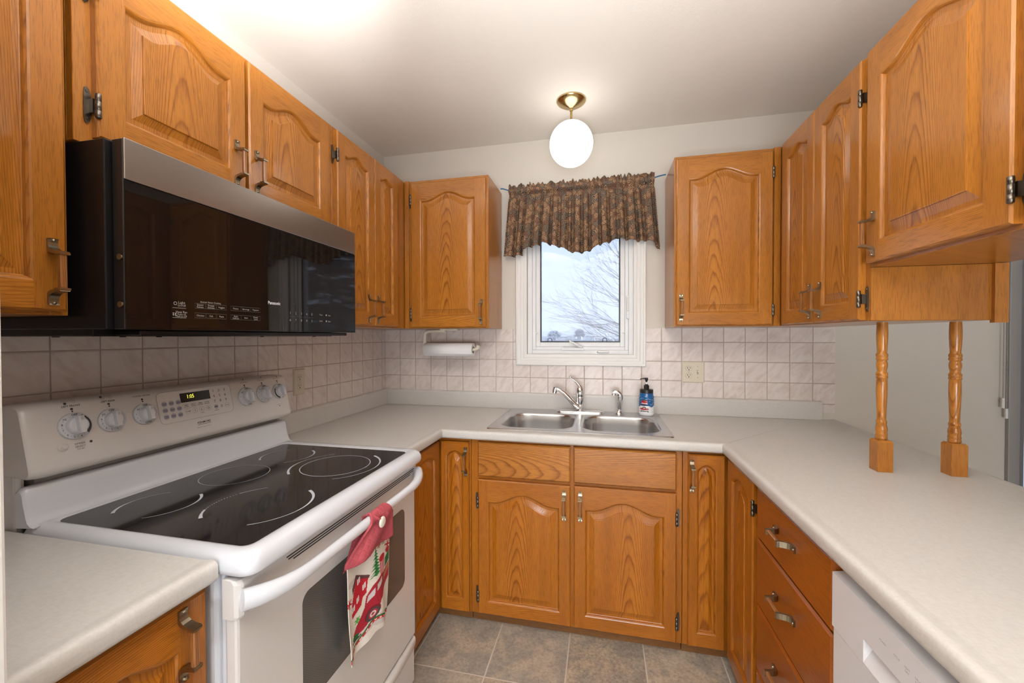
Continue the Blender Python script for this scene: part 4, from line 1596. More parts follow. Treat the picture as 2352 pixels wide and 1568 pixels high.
# control strip with a scooped grip
m = MB()
hy0, hy1, hz0, hz1 = -1.527, -1.905, 0.7225, 0.7675
z0, z1 = 0.7195, 0.838
xf = 1.898
cells = [((DY0, hy0), (z0, z1)), ((hy1, DY1), (z0, z1)), ((hy0, hy1), (hz1, z1)), ((hy0, hy1), (z0, hz0))]
for (a, c), (p, q) in cells:
    m.add([(xf, a, p), (xf, c, p), (xf, c, q), (xf, a, q)], [(0, 1, 2, 3)])
m.add([(xf, hy0, hz1), (xf, hy1, hz1), (xf + 0.020, hy1 + 0.004, hz1 - 0.004), (xf + 0.020, hy0 - 0.004, hz1 - 0.004)], [(0, 1, 2, 3)])
m.add([(xf, hy0, hz0), (xf, hy1, hz0), (xf + 0.020, hy1 + 0.004, hz1 - 0.004), (xf + 0.020, hy0 - 0.004, hz1 - 0.004)], [(0, 1, 2, 3)])
m.add([(xf, hy0, hz0), (xf + 0.020, hy0 - 0.004, hz1 - 0.004), (xf, hy0, hz1)], [(0, 1, 2)])
m.add([(xf, hy1, hz0), (xf + 0.020, hy1 + 0.004, hz1 - 0.004), (xf, hy1, hz1)], [(0, 1, 2)])
m.add([(xf, DY0, z1), (xf, DY1, z1), (1.925, DY1, z1 + 0.004), (1.925, DY0, z1 + 0.004)], [(0, 1, 2, 3)])
m.add([(xf, DY0, z0), (xf, DY1, z0), (1.925, DY1, z0), (1.925, DY0, z0)], [(0, 1, 2, 3)])
m.add([(xf, DY0, z0), (1.925, DY0, z0), (1.925, DY0, z1 + 0.004), (xf, DY0, z1)], [(0, 1, 2, 3)])
m.add([(xf, DY1, z0), (1.925, DY1, z0), (1.925, DY1, z1 + 0.004), (xf, DY1, z1)], [(0, 1, 2, 3)])
dwp(m, 'control_panel', DWHITE)
m = MB()
FD = Face((1.8978, 0, 0), (0, -1, 0), (0, 0, 1))
for y, ws in ((1.583, ('POWER',)), (1.618, ('CYCLE',)), (1.643, ('HEAT', 'DRY')), (1.668, ('DELAY', 'START'))):
    m = MB()
    for j, s in enumerate(ws):
        FD.text(m, s, y, 0.803 - 0.006 * j, 0.0050, 0)
    dwp(m, 'button_label', INKL, fix=False)

# ------------------------------------------------------------------ window
t = thing('window_1', 'white casement window above the sink', 'window', (1.27, 0, 1.18))
t['kind'] = 'structure'
WO = Vector((1.27, 0, 1.18))


def wp(mb, name, mats, parent=None, **kw):
    o = mb.build(name, mats, parent or t, **kw)
    if parent is None:
        o.location = -WO
    return o


# moulded casing, swept round the opening
m = MB()
cas = [(0.0, -0.0002), (0.0, -0.016), (0.004, -0.020), (0.012, -0.020), (0.016, -0.016), (0.022, -0.0155), (0.030, -0.0165), (0.036, -0.0125), (0.044, -0.012), (0.050, -0.0135), (0.058, -0.010), (0.066, -0.010), (0.068, -0.006), (0.068, -0.0002)]
cx0, cx1, cz0, cz1 = 0.889, 1.648, 1.1795, 2.135
L = []
for sx, sz in ((cx0, cz0), (cx1, cz0), (cx1, cz1), (cx0, cz1), (cx0, cz0)):
    L.append([(sx + (d if sx == cx0 else -d), y, sz + (d if sz == cz0 else -d)) for d, y in cas])
for a, c in zip(L[:-1], L[1:]):
    m.loft([a, c], 0, closed=False, smooth=False)
wp(m, 'casing', TRIM)
m = MB()


def frame4(mb, x0, x1, z0, z1, w, y0, y1, mat=0):
    mb.box((x0, y0, z0), (x0 + w, y1, z1), mat)
    mb.box((x1 - w, y0, z0), (x1, y1, z1), mat)
    mb.box((x0 + w, y0, z0), (x1 - w, y1, z0 + w), mat)
    mb.box((x0 + w, y0, z1 - w), (x1 - w, y1, z1), mat)


frame4(m, 0.9565, 1.5835, 1.2415, 2.0985, 0.03, 0.012, 0.12)
wp(m, 'outer_frame', VINYL, bevel=0.003)
m = MB()
frame4(m, 0.9865, 1.5535, 1.2715, 2.0685, 0.020, 0.022, 0.09)
frame4(m, 1.0065, 1.5335, 1.2915, 2.0485, 0.026, 0.034, 0.10)
sash = wp(m, 'sash', VINYL, bevel=0.0025)
m = MB()
frame4(m, 1.0325, 1.5075, 1.3175, 2.0225, 0.0075, 0.036, 0.046)
scf = wp(m, 'screen_frame', BLACK)
m = MB()
m.add([(1.038, 0.041, 1.323), (1.502, 0.041, 1.323), (1.502, 0.041, 2.017), (1.038, 0.041, 2.017)], [(0, 1, 2, 3)])
m.build('mesh', SCREEN, scf, fix=False)
for x in (1.092, 1.419):
    m = MB()
    m.tube([(x - 0.013, 0.033, 1.322), (x - 0.0105, 0.030, 1.338), (x - 0.007, 0.029, 1.342), (x + 0.007, 0.029, 1.342), (x + 0.0105, 0.030, 1.338), (x + 0.013, 0.033, 1.322)], 0.0017, 8)
    m.build('pull_tab', BLACK, scf)
m = MB()
m.box((1.030, 0.076, 1.315), (1.510, 0.080, 2.025))
wp(m, 'pane', PANE)
m = MB()
m.box((1.166, 0.004, 1.2700), (1.298, 0.0225, 1.2855))
m.prism([(0.004, 1.2855), (0.0225, 1.2915), (0.0225, 1.2855)], 0, 1.172, 1.292)
ck_ = wp(m, 'crank_base', VINYL, bevel=0.002)
m = MB()
m.tube([(1.286, 0.006, 1.289), (1.262, -0.006, 1.301), (1.240, -0.011, 1.313), (1.222, -0.012, 1.321)], [0.007, 0.0085, 0.0075, 0.0055], 12, flat=(0.7, 1.0))
m.tube([(1.222, -0.012, 1.318), (1.216, -0.014, 1.333)], [0.0062, 0.0078], 12)
m.build('crank_handle', VINYL, ck_)
m = MB()
m.loft([[(1.409 + x, 0.0115, 1.262 + z) for x, z in rrect(-0.037, -0.0075, 0.037, 0.0075, 0.0074, 5)], [(1.409 + x, 0.002, 1.262 + z) for x, z in rrect(-0.030, -0.003, 0.030, 0.004, 0.003, 5)]], 0, cap=(False, True))
wp(m, 'cover_cap', VINYL)
m = MB()
m.box((1.541, 0.010, 1.455), (1.557, 0.022, 1.590))
m.box((1.544, 0.000, 1.500), (1.554, 0.012, 1.578))
wp(m, 'lock_lever', VINYL, bevel=0.003)
for x in (1.010, 1.530):
    m = MB()
    m.box((x - 0.010, 0.024, 1.372), (x + 0.010, 0.034, 1.378))
    wp(m, 'screen_clip', VINYL, bevel=0.002)

# ------------------------------------------------------------------ valance on a blue cord
t = thing('curtain_cord', 'blue cord strung between the two oak wall cabinets carrying the valance', 'cord', (0.8, -0.05, 2.24))
m = MB()
P = [(0.0012, 0.015, 0.010), (0.015, 0.011, 0.009), (0.035, 0.005, 0.0), (0.058, 0.0, -0.010), (0.12, 0, -0.012), (0.45, 0, -0.014), (0.80, 0, -0.008), (0.885, 0, -0.005), (0.91, 0.005, 0.004), (0.935, 0.010, 0.010), (0.9488, 0.012, 0.012)]
m.tube(P, 0.0034, 10)
m.build('cord', BLUEC, t)
NU, NV = 260, 44
HEM = [(0.0, 1.839), (0.055, 1.834), (0.128, 1.842), (0.140, 1.868), (0.175, 1.884), (0.245, 1.896), (0.268, 1.908), (0.31, 1.894), (0.375, 1.877), (0.425, 1.863), (0.435, 1.847), (0.505, 1.837), (0.565, 1.844), (0.625, 1.875), (0.695, 1.891), (0.76, 1.912), (0.80, 1.900), (0.885, 1.889), (0.955, 1.888), (0.978, 1.863), (1.0, 1.830)]
TOPZ = 2.2515
hx_, hz_ = np.array([h[0] for h in HEM]), np.array([h[1] for h in HEM])
FOLD = [(0.02 + 0.96 * (k + random.uniform(-0.3, 0.3)) / 17, random.uniform(0.006, 0.012), random.uniform(0.7, 1.3)) for k in range(18)]
m = MB()
V, UV = [], []
for j in range(NV + 1):
    for i in range(NU + 1):
        u = i / NU
        v = j / NV
        ruff = 0.0055 * math.sin(u * 150 + 2.5 * math.sin(u * 31)) + 0.0045 * math.sin(u * 83 + 1.0) + 0.003 * math.sin(u * 290)
        ztop = TOPZ + ruff + (0.006 if u > 0.62 else 0)
        zh = float(np.interp(u, hx_, hz_))
        zc0, zc1 = 2.236, 2.203
        if v < 0.08:
            z = ztop + (zc0 - ztop) * (v / 0.08)
        elif v < 0.18:
            z = zc0 + (zc1 - zc0) * (v - 0.08) / 0.10
        else:
            z = zc1 + (zh - zc1) * (v - 0.18) / 0.82
        x0 = 0.859 - 0.036 * max(0, v - 0.18) / 0.82
        x1 = 1.685 + 0.030 * max(0, v - 0.18) / 0.82
        amp = 0.0
        for fc, fwid, fa in FOLD:
            amp += fa * math.exp(-((u - fc) / fwid) ** 2)
        grow = 0.35 + 1.0 * max(0, v - 0.18)
        y = -0.066 + 0.042 * min(1.1, amp) * grow - 0.004 * math.sin(u * 37 + v * 3)
        if v < 0.18:
            puff = 0.010 * (0.6 if v < 0.08 else 0.6 + 1.3 * math.cos((v - 0.13) / 0.05 * PI / 2))
            y = -0.062 - puff + 0.006 * math.sin(u * 190 + 3 * math.sin(u * 40)) * (1.5 if v < 0.08 else 0.5)
        elif v < 0.26:
            y = y + (-0.046 - y) * max(0.0, 1 - abs(v - 0.20) / 0.05)
        y -= 0.010 * max(0, v - 0.5)
        V.append((x0 + (x1 - x0) * u, y, z))
        UV.append((u * 1.35, v * 0.46 + 0.002 * math.sin(u * 60)))
F = [(j * (NU + 1) + i, j * (NU + 1) + i + 1, (j + 1) * (NU + 1) + i + 1, (j + 1) * (NU + 1) + i) for j in range(NV) for i in range(NU)]
m.add(V, F, 0, uvs=UV, smooth=True)
o = m.build('valance', [PAIS, LINING], None, fix=False)
o.data.flip_normals()
so = o.modifiers.new('thickness', 'SOLIDIFY')
so.thickness = 0.0014
so.offset = -1
so.material_offset = 1
tag(o, 'brown paisley valance with a gathered header hanging over the window', 'valance')

# ------------------------------------------------------------------ pendant
PX, PY = 1.2515, -0.372
t = thing('pendant_light', 'lit white globe pendant on a short brass stem in front of the window', 'lamp', (PX, PY, CH))
m = MB()
m.lathe([(0.0735, -0.0005), (0.0735, -0.005), (0.070, -0.010), (0.055, -0.020), (0.034, -0.030), (0.016, -0.036), (0.008, -0.040)], (0, 0, 0), 40)
m.build('canopy', GOLD, t)
m = MB()
m.lathe([(0.0055, -0.036), (0.0055, -0.108), (0.010, -0.110), (0.010, -0.118)], (0, 0, 0), 16)
m.lathe([(0.0085, -0.052), (0.0085, -0.044)], (0, 0, 0), 16)
m.build('stem', GOLD, t)
m = MB()
R = 0.108
m.lathe([(R * math.sin(PI * max(0.02, i / 32)), -0.2175 + R * math.cos(PI * max(0.02, i / 32)) * 1.02) for i in range(1, 32)] + [(0.002, -0.2175 - R * 1.02)], (0, 0, 0), 48)
m.build('globe', GLOBE, t)

# ------------------------------------------------------------------ paper towel
t = thing('paper_towel_holder', 'almond plastic paper towel holder under the wall cabinet left of the window', 'paper towel holder', (0.47, -0.16, 1.3995))
m = MB()
m.box((-0.005, -0.022, -0.010), (0.105, 0.022, 0.0))
m.box((-0.012, -0.014, -0.014), (0.0, 0.014, -0.0005))
m.build('mount', IVORY, t, bevel=0.002)
m = MB()
m.tube([(0.02, 0, -0.013), (-0.085, 0, -0.014), (-0.104, 0, -0.018), (-0.112, 0, -0.030), (-0.113, 0, -0.070), (-0.1135, 0, -0.105), (-0.112, 0, -0.120)], [0.009, 0.0095, 0.0105, 0.0105, 0.010, 0.011, 0.013], 12)
m.build('arm', IVORY, t)
m = MB()
m.tube([(-0.113, 0, -0.123), (0.0, 0, -0.124), (0.205, 0, -0.122), (0.222, 0, -0.112), (0.226, 0, -0.098)], [0.009, 0.009, 0.010, 0.0125, 0.013], 12)
m.build('spindle', IVORY, t)
t = thing('paper_towel_roll', 'thin white paper towel roll on the almond holder', 'paper towel', (0.362, -0.16, 1.2755))
m = MB()
sp = []
for i in range(72):
    a = 2 * PI * i / 72
    sp.append((0.0385 * math.cos(a), 0.0385 * math.sin(a)))
rin = [(0.0205 * math.cos(2 * PI * i / 72), 0.0205 * math.sin(2 * PI * i / 72)) for i in range(72)]
L = [[(0.002, y, z) for y, z in rin], [(0.0, y, z) for y, z in sp], [(0.303, y, z) for y, z in sp], [(0.301, y, z) for y, z in rin], [(0.002, y, z) for y, z in rin]]
for a, c in zip(L[:-1], L[1:]):
    m.loft([a, c], 0)
m.build('roll', PAPER, t)
m = MB()
m.loft([[(x, y * f, z * f) for y, z in rin] for x, f in ((0.001, 0.99), (0.302, 0.99), (0.302, 0.93), (0.001, 0.93), (0.001, 0.99))], 0)
m.build('core', CARD, t)
m = MB()
fl = []
for a in np.linspace(math.radians(85), math.radians(205), 16):
    fl.append((0.0392 * math.cos(a), 0.0392 * math.sin(a)))
fl += [(-0.0352, -0.021), (-0.034, -0.024)]
m.loft([[(0.001, y, z) for y, z in fl], [(0.302, y, z) for y, z in fl]], 0, closed=False)
o = m.build('loose_sheet', PAPER, t, fix=False)
so = o.modifiers.new('thickness', 'SOLIDIFY')
so.thickness = 0.0008
so.offset = 1

# ------------------------------------------------------------------ outlets


def duplex(b, F, x, z, s=1.0, mats=(0, 1)):
    for dz in (0.0195, -0.0195):
        pts = [(x + a, z + dz + c) for a, c in rrect(-0.0165, -0.0135, 0.0165, 0.0135, 0.010, 5)]
        b.loft([[F.p(a, c, 0.0045) for a, c in pts], [F.p(a, c, 0.0066) for a, c in pts]], 0, cap=(False, True), smooth=False)
        F.ring(b, pts, 0.0013, 1, 0.0060)
        F.rect(b, x - 0.0078, z + dz - 0.001, x - 0.0048, z + dz + 0.008, 1, 0.0069)
        F.rect(b, x + 0.0048, z + dz, x + 0.0074, z + dz + 0.008, 1, 0.0069)
        F.disc(b, x, z + dz - 0.0068, 0.0030, 1, 0.0069)
    F.disc(b, x, z, 0.0022, 2, 0.0062)


def plate(b, F, x0, z0, x1, z1):
    o_ = rrect(x0, z0, x1, z1, 0.004, 3)
    i_ = rrect(x0 + 0.006, z0 + 0.006, x1 - 0.006, z1 - 0.006, 0.003, 3)
    b.loft([[F.p(a, c, 0.0) for a, c in o_], [F.p(a, c, 0.002) for a, c in o_], [F.p(a, c, 0.0058) for a, c in i_]], 0, cap=(False, True), smooth=False)


t = thing('outlet', 'almond duplex electrical outlet on the left tiled wall beside the range', 'outlet', (0.0072, -0.791, 1.142), 0, 'wall outlets')
m = MB()
F_ = Face((0, 0, 0), (0, 1, 0), (0, 0, 1))
plate(m, F_, -0.036, -0.062, 0.036, 0.062)
m.build('cover_plate', ALMOND, t)
m = MB()
duplex(m, F_, 0, 0)
m.build('receptacle', [ALMOND, SLOT, BRASS], t, fix=False)
t = thing('outlet', 'almond outlet and light switch plate on the back tiles right of the window', 'outlet', (1.900, -0.0072, 1.153), 0, 'wall outlets')
F_ = Face((0, 0, 0), (1, 0, 0), (0, 0, 1))
m = MB()
plate(m, F_, -0.059, -0.060, 0.059, 0.060)
m.build('cover_plate', ALMOND, t)
m = MB()
duplex(m, F_, -0.023, 0)
m.build('receptacle', [ALMOND, SLOT, BRASS], t, fix=False)
m = MB()
F_.rect(m, 0.0185, -0.012, 0.0275, 0.012, 1, 0.0060)
q = [(0.0195, -0.003), (0.0265, -0.003), (0.0265, 0.008), (0.0195, 0.008)]
m.loft([[F_.p(a, c, 0.0055) for a, c in q], [F_.p(0.023 + (a - 0.023) * 0.8, c * 0.6 + 0.004, 0.015) for a, c in q]], 0, cap=(False, True), smooth=False)
for z in (0.030, -0.030):
    F_.disc(m, 0.023, z, 0.0025, 2, 0.0062)
m.build('switch', [IVORY, GREYP, BRASS], t, fix=False)

# ------------------------------------------------------------------ oven towel with quilted topper
TY = -1.388


def towel_pt(s, h):
    """s across (m, + to the far side), h height above floor"""
    k = (0.72 - h) / 0.26
    x = 0.748 + 0.010 * math.sin(s * 34 + 0.6) * min(1, 0.4 + k) - 0.006 * k + 0.004 * math.sin(s * 75 + h * 20) * min(1, max(0, k))
    return (x, TY + s * (1 - 0.07 * k) + 0.012 * k + 0.005, h)


t = thing('oven_towel', 'holiday print hand towel with red quilted top buttoned on the oven handle', 'towel', (0.75, TY, 0.83))
TO = Vector((0.75, TY, 0.83))
NW, NH = 120, 190
wcol = srgb(226, 220, 210)
IMG = np.zeros((NH + 1, NW + 1, 3))
IMG[:] = wcol
SW, SH0, SH1 = 0.222, 0.745, 0.463     # width, top, bottom
gs, gh = np.meshgrid(np.linspace(0, 1, NW + 1), np.linspace(0, 1, NH + 1))     # 0..1 across, 0..1 down


def poly_fill(pts, col):
    inside = np.zeros(gs.shape, bool)
    n = len(pts)
    for i in range(n):
        (x0, y0), (x1, y1) = pts[i], pts[(i + 1) % n]
        if y0 == y1:
            continue
        c = ((y0 > gh) != (y1 > gh)) & (gs < (x1 - x0) * (gh - y0) / (y1 - y0) + x0)
        inside ^= c
    IMG[inside] = col


def ell(cx, cy, rx, ry, col, r_in=0.0):
    d = ((gs - cx) / rx) ** 2 + ((gh - cy) / ry) ** 2
    IMG[(d < 1) & (d >= r_in)] = col


RED, DRED, GRN, LGR, BRN, GRY = srgb(190, 20, 40), srgb(120, 16, 32), srgb(30, 110, 50), srgb(90, 170, 70), srgb(170, 120, 70), srgb(70, 66, 70)
snow_sh = srgb(205, 198, 192)
for cx, cy, r in ((0.1, 0.2, 0.1), (0.75, 0.32, 0.16), (0.4, 0.83, 0.2), (0.7, 0.87, 0.2)):
    ell(cx, cy, r, r * 0.35, snow_sh)
# barn
poly_fill([(0.10, 0.42), (0.19, 0.18), (0.43, 0.30), (0.40, 0.46), (0.33, 0.47), (0.30, 0.53), (0.12, 0.58)], RED)
poly_fill([(0.10, 0.26), (0.19, 0.155), (0.46, 0.29), (0.44, 0.315), (0.20, 0.205), (0.12, 0.33)], srgb(96, 60, 60))
for cx, cy in ((0.25, 0.255), (0.23, 0.44), (0.36, 0.37), (0.14, 0.49)):
    poly_fill([(cx - 0.028, cy - 0.03), (cx + 0.028, cy - 0.045), (cx + 0.028, cy + 0.015), (cx - 0.028, cy + 0.03)], srgb(232, 228, 224))
    poly_fill([(cx - 0.004, cy - 0.04), (cx + 0.004, cy - 0.04), (cx + 0.004, cy + 0.025), (cx - 0.004, cy + 0.025)], DRED)
# tree
for k in range(9):
    w = 0.018 + 0.0145 * k
    y = 0.02 + 0.036 * k
    poly_fill([(0.585 - w * 1.0, y + 0.045 + 0.012 * math.sin(k * 2)), (0.585, y), (0.585 + w, y + 0.04), (0.585 + w * 0.4, y + 0.036), (0.585, y + 0.055), (0.585 - w * 0.4, y + 0.038)], GRN if k % 2 else srgb(46, 130, 62))
# gifts
poly_fill([(0.66, 0.26), (0.83, 0.22), (0.83, 0.40), (0.69, 0.43)], srgb(214, 190, 188))
for i in range(3):
    poly_fill([(0.68 + 0.055 * i, 0.25), (0.705 + 0.055 * i, 0.245), (0.715 + 0.055 * i, 0.41), (0.695 + 0.055 * i, 0.42)], RED)
ell(0.74, 0.215, 0.085, 0.04, RED)
poly_fill([(0.84, 0.26), (0.99, 0.21), (0.99, 0.33), (0.85, 0.37)], GRN)
ell(0.93, 0.20, 0.06, 0.03, RED)
# truck
poly_fill([(0.36, 0.60), (0.40, 0.50), (0.52, 0.43), (0.70, 0.39), (0.80, 0.40), (0.99, 0.34), (0.99, 0.52), (0.80, 0.60), (0.66, 0.66), (0.60, 0.74), (0.46, 0.80), (0.22, 0.82), (0.16, 0.78), (0.22, 0.70)], srgb(168, 26, 46))
poly_fill([(0.40, 0.585), (0.43, 0.515), (0.55, 0.475), (0.54, 0.555)], srgb(206, 200, 200))
poly_fill([(0.58, 0.53), (0.59, 0.46), (0.73, 0.42), (0.73, 0.475)], srgb(206, 204, 200))
poly_fill([(0.80, 0.43), (0.99, 0.36), (0.99, 0.42), (0.80, 0.49)], BRN)
for pts in ([(0.76, 0.41), (0.775, 0.41), (0.80, 0.60), (0.785, 0.60)], [(0.56, 0.56), (0.57, 0.56), (0.60, 0.66), (0.59, 0.66)]):
    poly_fill(pts, DRED)
ell(0.50, 0.735, 0.15, 0.068, DRED)
ell(0.505, 0.755, 0.125, 0.062, GRY)
ell(0.505, 0.755, 0.08, 0.042, srgb(180, 40, 56))
ell(0.505, 0.755, 0.055, 0.029, srgb(220, 210, 206))
ell(0.505, 0.755, 0.03, 0.016, srgb(150, 60, 66))
ell(0.20, 0.815, 0.06, 0.03, GRN)
poly_fill([(0.13, 0.84), (0.30, 0.83), (0.30, 0.85), (0.13, 0.865)], GRY)
# snowflakes and stars
for cx, cy, r, col in ((0.80, -0.02 + 0.06, 0.07, LGR), (0.93, 0.14, 0.10, RED), (0.66, 0.045, 0.05, BRN), (0.47, 0.06, 0.04, srgb(214, 110, 110)), (0.03, 0.38, 0.07, RED), (0.23, 0.65, 0.05, LGR)):
    for a in range(0, 180, 60):
        ca, sa = math.cos(math.radians(a + 20)), math.sin(math.radians(a + 20))
        dx, dy = (gs - cx), (gh - cy) * 1.3
        IMG[(np.abs(dx * sa - dy * ca) < 0.011) & (np.hypot(dx, dy) < r)] = col
    ell(cx, cy, 0.016, 0.013, col)
# ribbon along the hem
cv = 0.86 + 0.055 * np.sin((gs - 0.05) * 5.2 + 2.2) + 0.02
IMG[(np.abs(gh - cv) < 0.010)] = GRN
IMG[(gh - cv > 0.010) & (gh - cv < 0.038)] = RED
IMG[(np.abs(gh - cv - 0.024) < 0.007) & (np.sin(gs * 70) > 0.1)] = srgb(236, 226, 220)
m = MB()
V = []
for j in range(NH + 1):
    for i in range(NW + 1):
        f, d = i / NW, j / NH
        s = (f - 0.5) * SW
        low = SH1 + 0.030 * (0.5 - 0.5 * math.cos(f * 2 * PI)) * 0.4 - 0.004 * math.sin(f * 9) + (0.0 if f < 0.5 else 0.012 * (f - 0.5))
        h = SH0 + (low - SH0) * d
        p = towel_pt(s, h)
        V.append((p[0] - TO.x, p[1] - TO.y, p[2] - TO.z))
F = [(j * (NW + 1) + i, j * (NW + 1) + i + 1, (j + 1) * (NW + 1) + i + 1, (j + 1) * (NW + 1) + i) for j in range(NH) for i in range(NW)]
m.add(V, F, 0, smooth=True)
m.col = [(*IMG[j, i], 1) for j in range(NH + 1) for i in range(NW + 1)]
o = m.build('printed_cloth', PRINT, t, fix=False)
so = o.modifiers.new('thickness', 'SOLIDIFY')
so.thickness = 0.002
# quilted topper: front flap, wraps over the bar
m = MB()
NA, NB = 36, 30
V, UV = [], []
for j in range(NB + 1):
    d = j / NB
    for i in range(NA + 1):
        f = -1 + 2 * i / NA
        low = 0.750 - 0.012 * max(0, -f) + 0.045 * max(0, abs(f) - 0.7) ** 1.5 * (0.9 if f < 0 else 0.4) - 0.012 * max(0, f)
        h = 0.846 + (low - 0.846) * max(0, d - 0.14) / 0.86
        e1, e0 = 0.055 + 0.036 * min(1.0, d * 4), -0.020 - 0.094 * min(1.0, d * 1.15)
        s = e0 + (e1 - e0) * (f + 1) / 2
        if d < 0.14:
            x = 0.759 + 0.0185 * math.sin(d / 0.14 * PI / 2)
            h = 0.831 + 0.021 * math.cos(d / 0.14 * PI / 2) - 0.003 * d
        else:
            x = 0.777 - 0.010 * (d - 0.14) + 0.005 * math.sin(f * 4 + d * 3)
            h = 0.831 + (low - 0.831) * (d - 0.14) / 0.86
        x -= 0.018 * max(0, (-f - 0.55)) / 0.45 * d
        V.append((x - TO.x, s, h - TO.z))
        UV.append((s, h))
F = [(j * (NA + 1) + i, j * (NA + 1) + i + 1, (j + 1) * (NA + 1) + i + 1, (j + 1) * (NA + 1) + i) for j in range(NB) for i in range(NA)]
m.add(V, F, 0, uvs=UV, smooth=True)
o = m.build('quilted_top', REDQ, t, fix=False)
so = o.modifiers.new('thickness', 'SOLIDIFY')
so.thickness = 0.006
so.offset = 0
# inner flap behind the bar and the loop
m = MB()
V, UV = [], []
for j in range(13):
    d = j / 12
    for i in range(17):
        f = -1 + 2 * i / 16
        s = -0.014 + f * (0.045 + 0.034 * d) - 0.012 * d
        h = 0.800 - 0.062 * d + 0.012 * f * d
        V.append((0.737 + 0.006 * math.cos(f * 2) - TO.x, s, h - TO.z))
        UV.append((s, h))
m.add(V, [(j * 17 + i, j * 17 + i + 1, (j + 1) * 17 + i + 1, (j + 1) * 17 + i) for j in range(12) for i in range(16)], 0, uvs=UV, smooth=True)
m.tube([(0.778 - TO.x, 0.030, 0.815 - TO.z), (0.783 - TO.x, 0.010, 0.824 - TO.z), (0.778 - TO.x, -0.012, 0.838 - TO.z), (0.759 - TO.x, -0.016, 0.8495 - TO.z), (0.741 - TO.x, -0.012, 0.838 - TO.z), (0.736 - TO.x, -0.006, 0.82 - TO.z), (0.735 - TO.x, -0.004, 0.79 - TO.z)], 0.0055, 10, flat=(1.5, 0.7))
o = m.build('loop', REDQ, t, fix=False)
m = MB()
m.lathe([(0.0155, 0.0), (0.0155, 0.002), (0.013, 0.0045), (0.007, 0.0058), (0.001, 0.006)], (0.7850 - TO.x, 0.006, 0.821 - TO.z), 22, 0, axis=0)
m.build('button', BUTTON, t)

# ------------------------------------------------------------------ patio door and vertical blind far right
t = thing('door_1', 'grey framed patio door at the far right edge', 'door', (3.8, 0.06, 0))
t['kind'] = 'structure'
m = MB()
m.box((-0.438, -0.02, 0.0), (-0.38, 0.06, 2.098))
m.box((0.36, -0.02, 0.0), (0.418, 0.06, 2.098))
m.box((-0.38, -0.02, 2.03), (0.36, 0.06, 2.098))
m.box((-0.38, -0.02, 0.0), (0.36, 0.06, 0.08))
m.build('frame', GREYJ, t)
m = MB()
m.box((-0.38, 0.02, 0.08), (0.36, 0.026, 2.03))
m.build('pane', PANE, t)
m = MB()
m.box((3.312, -0.02, 0.0), (3.358, 0.0, 2.16))
o = struct(m.build('trim_1', GREYJ, None, bevel=0.003))
t = thing('vertical_blind', 'vertical blind, coloured dark as if backlit, with chains and white weights hanging at the far right', 'blind', (3.36, -0.055, 0.02))
m = MB()
m.box((-0.10, -0.03, 2.10), (0.85, 0.03, 2.14))
m.build('headrail', TRIM, t)
for i in range(9):
    m = MB()
    x = 0.012 + i * 0.034 if i < 6 else 0.22 + (i - 6) * 0.2
    P = []
    for k in range(9):
        f = -1 + k / 4
        P.append((x + 0.014 * f + 0.006 * (1 - f * f), 0.042 * f))
    m.loft([[(a, c, 0.0) for a, c in P], [(a, c, 2.10) for a, c in P]], 0, closed=False)
    m.build('slat', BLIND, t, fix=False)
for x, y, zb in ((-0.076, 0.030, 1.005), (-0.062, 0.030, 0.955)):
    m = MB()
    m.tube([(x, y, zb + 0.03), (x, y, 2.10)], 0.0016, 6)
    z = zb + 0.035
    while z < 1.62:
        m.lathe([(0.0012, -0.0022), (0.0026, 0), (0.0012, 0.0022)], (x, y, z), 6)
        z += 0.0062
    ch = m.build('chain', CHAINM, t)
    m = MB()
    m.box((x - 0.005, y - 0.004, zb - 0.020), (x + 0.005, y + 0.004, zb + 0.028))
    m.build('weight', TRIM, ch, bevel=0.001)

# ------------------------------------------------------------------ outdoors
m = MB()
N = 24
V = []
for j in range(N + 1):
    for i in range(N + 1):
        x, y = -260 + 520 * i / N, 0.17 + 420 * (j / N) ** 2
        V.append((x, y, -0.9 + 0.15 * math.sin(x * 0.07) * min(1, y / 40) + (0.25 if y > 200 else 0)))
m.add(V, [(j * (N + 1) + i, j * (N + 1) + i + 1, (j + 1) * (N + 1) + i + 1, (j + 1) * (N + 1) + i) for j in range(N) for i in range(N)], smooth=True)
o = m.build('ground', SNOW, None, fix=False)
o['kind'] = 'structure'


def blob(b, c, rx, rz, seed, mat=0, n=60):
    rn = random.Random(seed)
    for k in range(n):
        a, e = rn.uniform(0, 2 * PI), rn.uniform(-0.5, 1)
        rr = rn.uniform(0.2, 1.0) ** 0.5
        p = (c[0] + rx * rr * math.cos(a) * math.cos(e * 1.4), c[1] + rx * rr * math.sin(a) * math.cos(e * 1.4), c[2] + rz * rr * math.sin(e * 1.4))
        s = rx * rn.uniform(0.16, 0.3)
        b.lathe([(s * 0.05, -s * 0.7), (s * 0.7, -s * 0.4), (s, 0), (s * 0.7, s * 0.4), (s * 0.05, s * 0.7)], p, 7, mat)


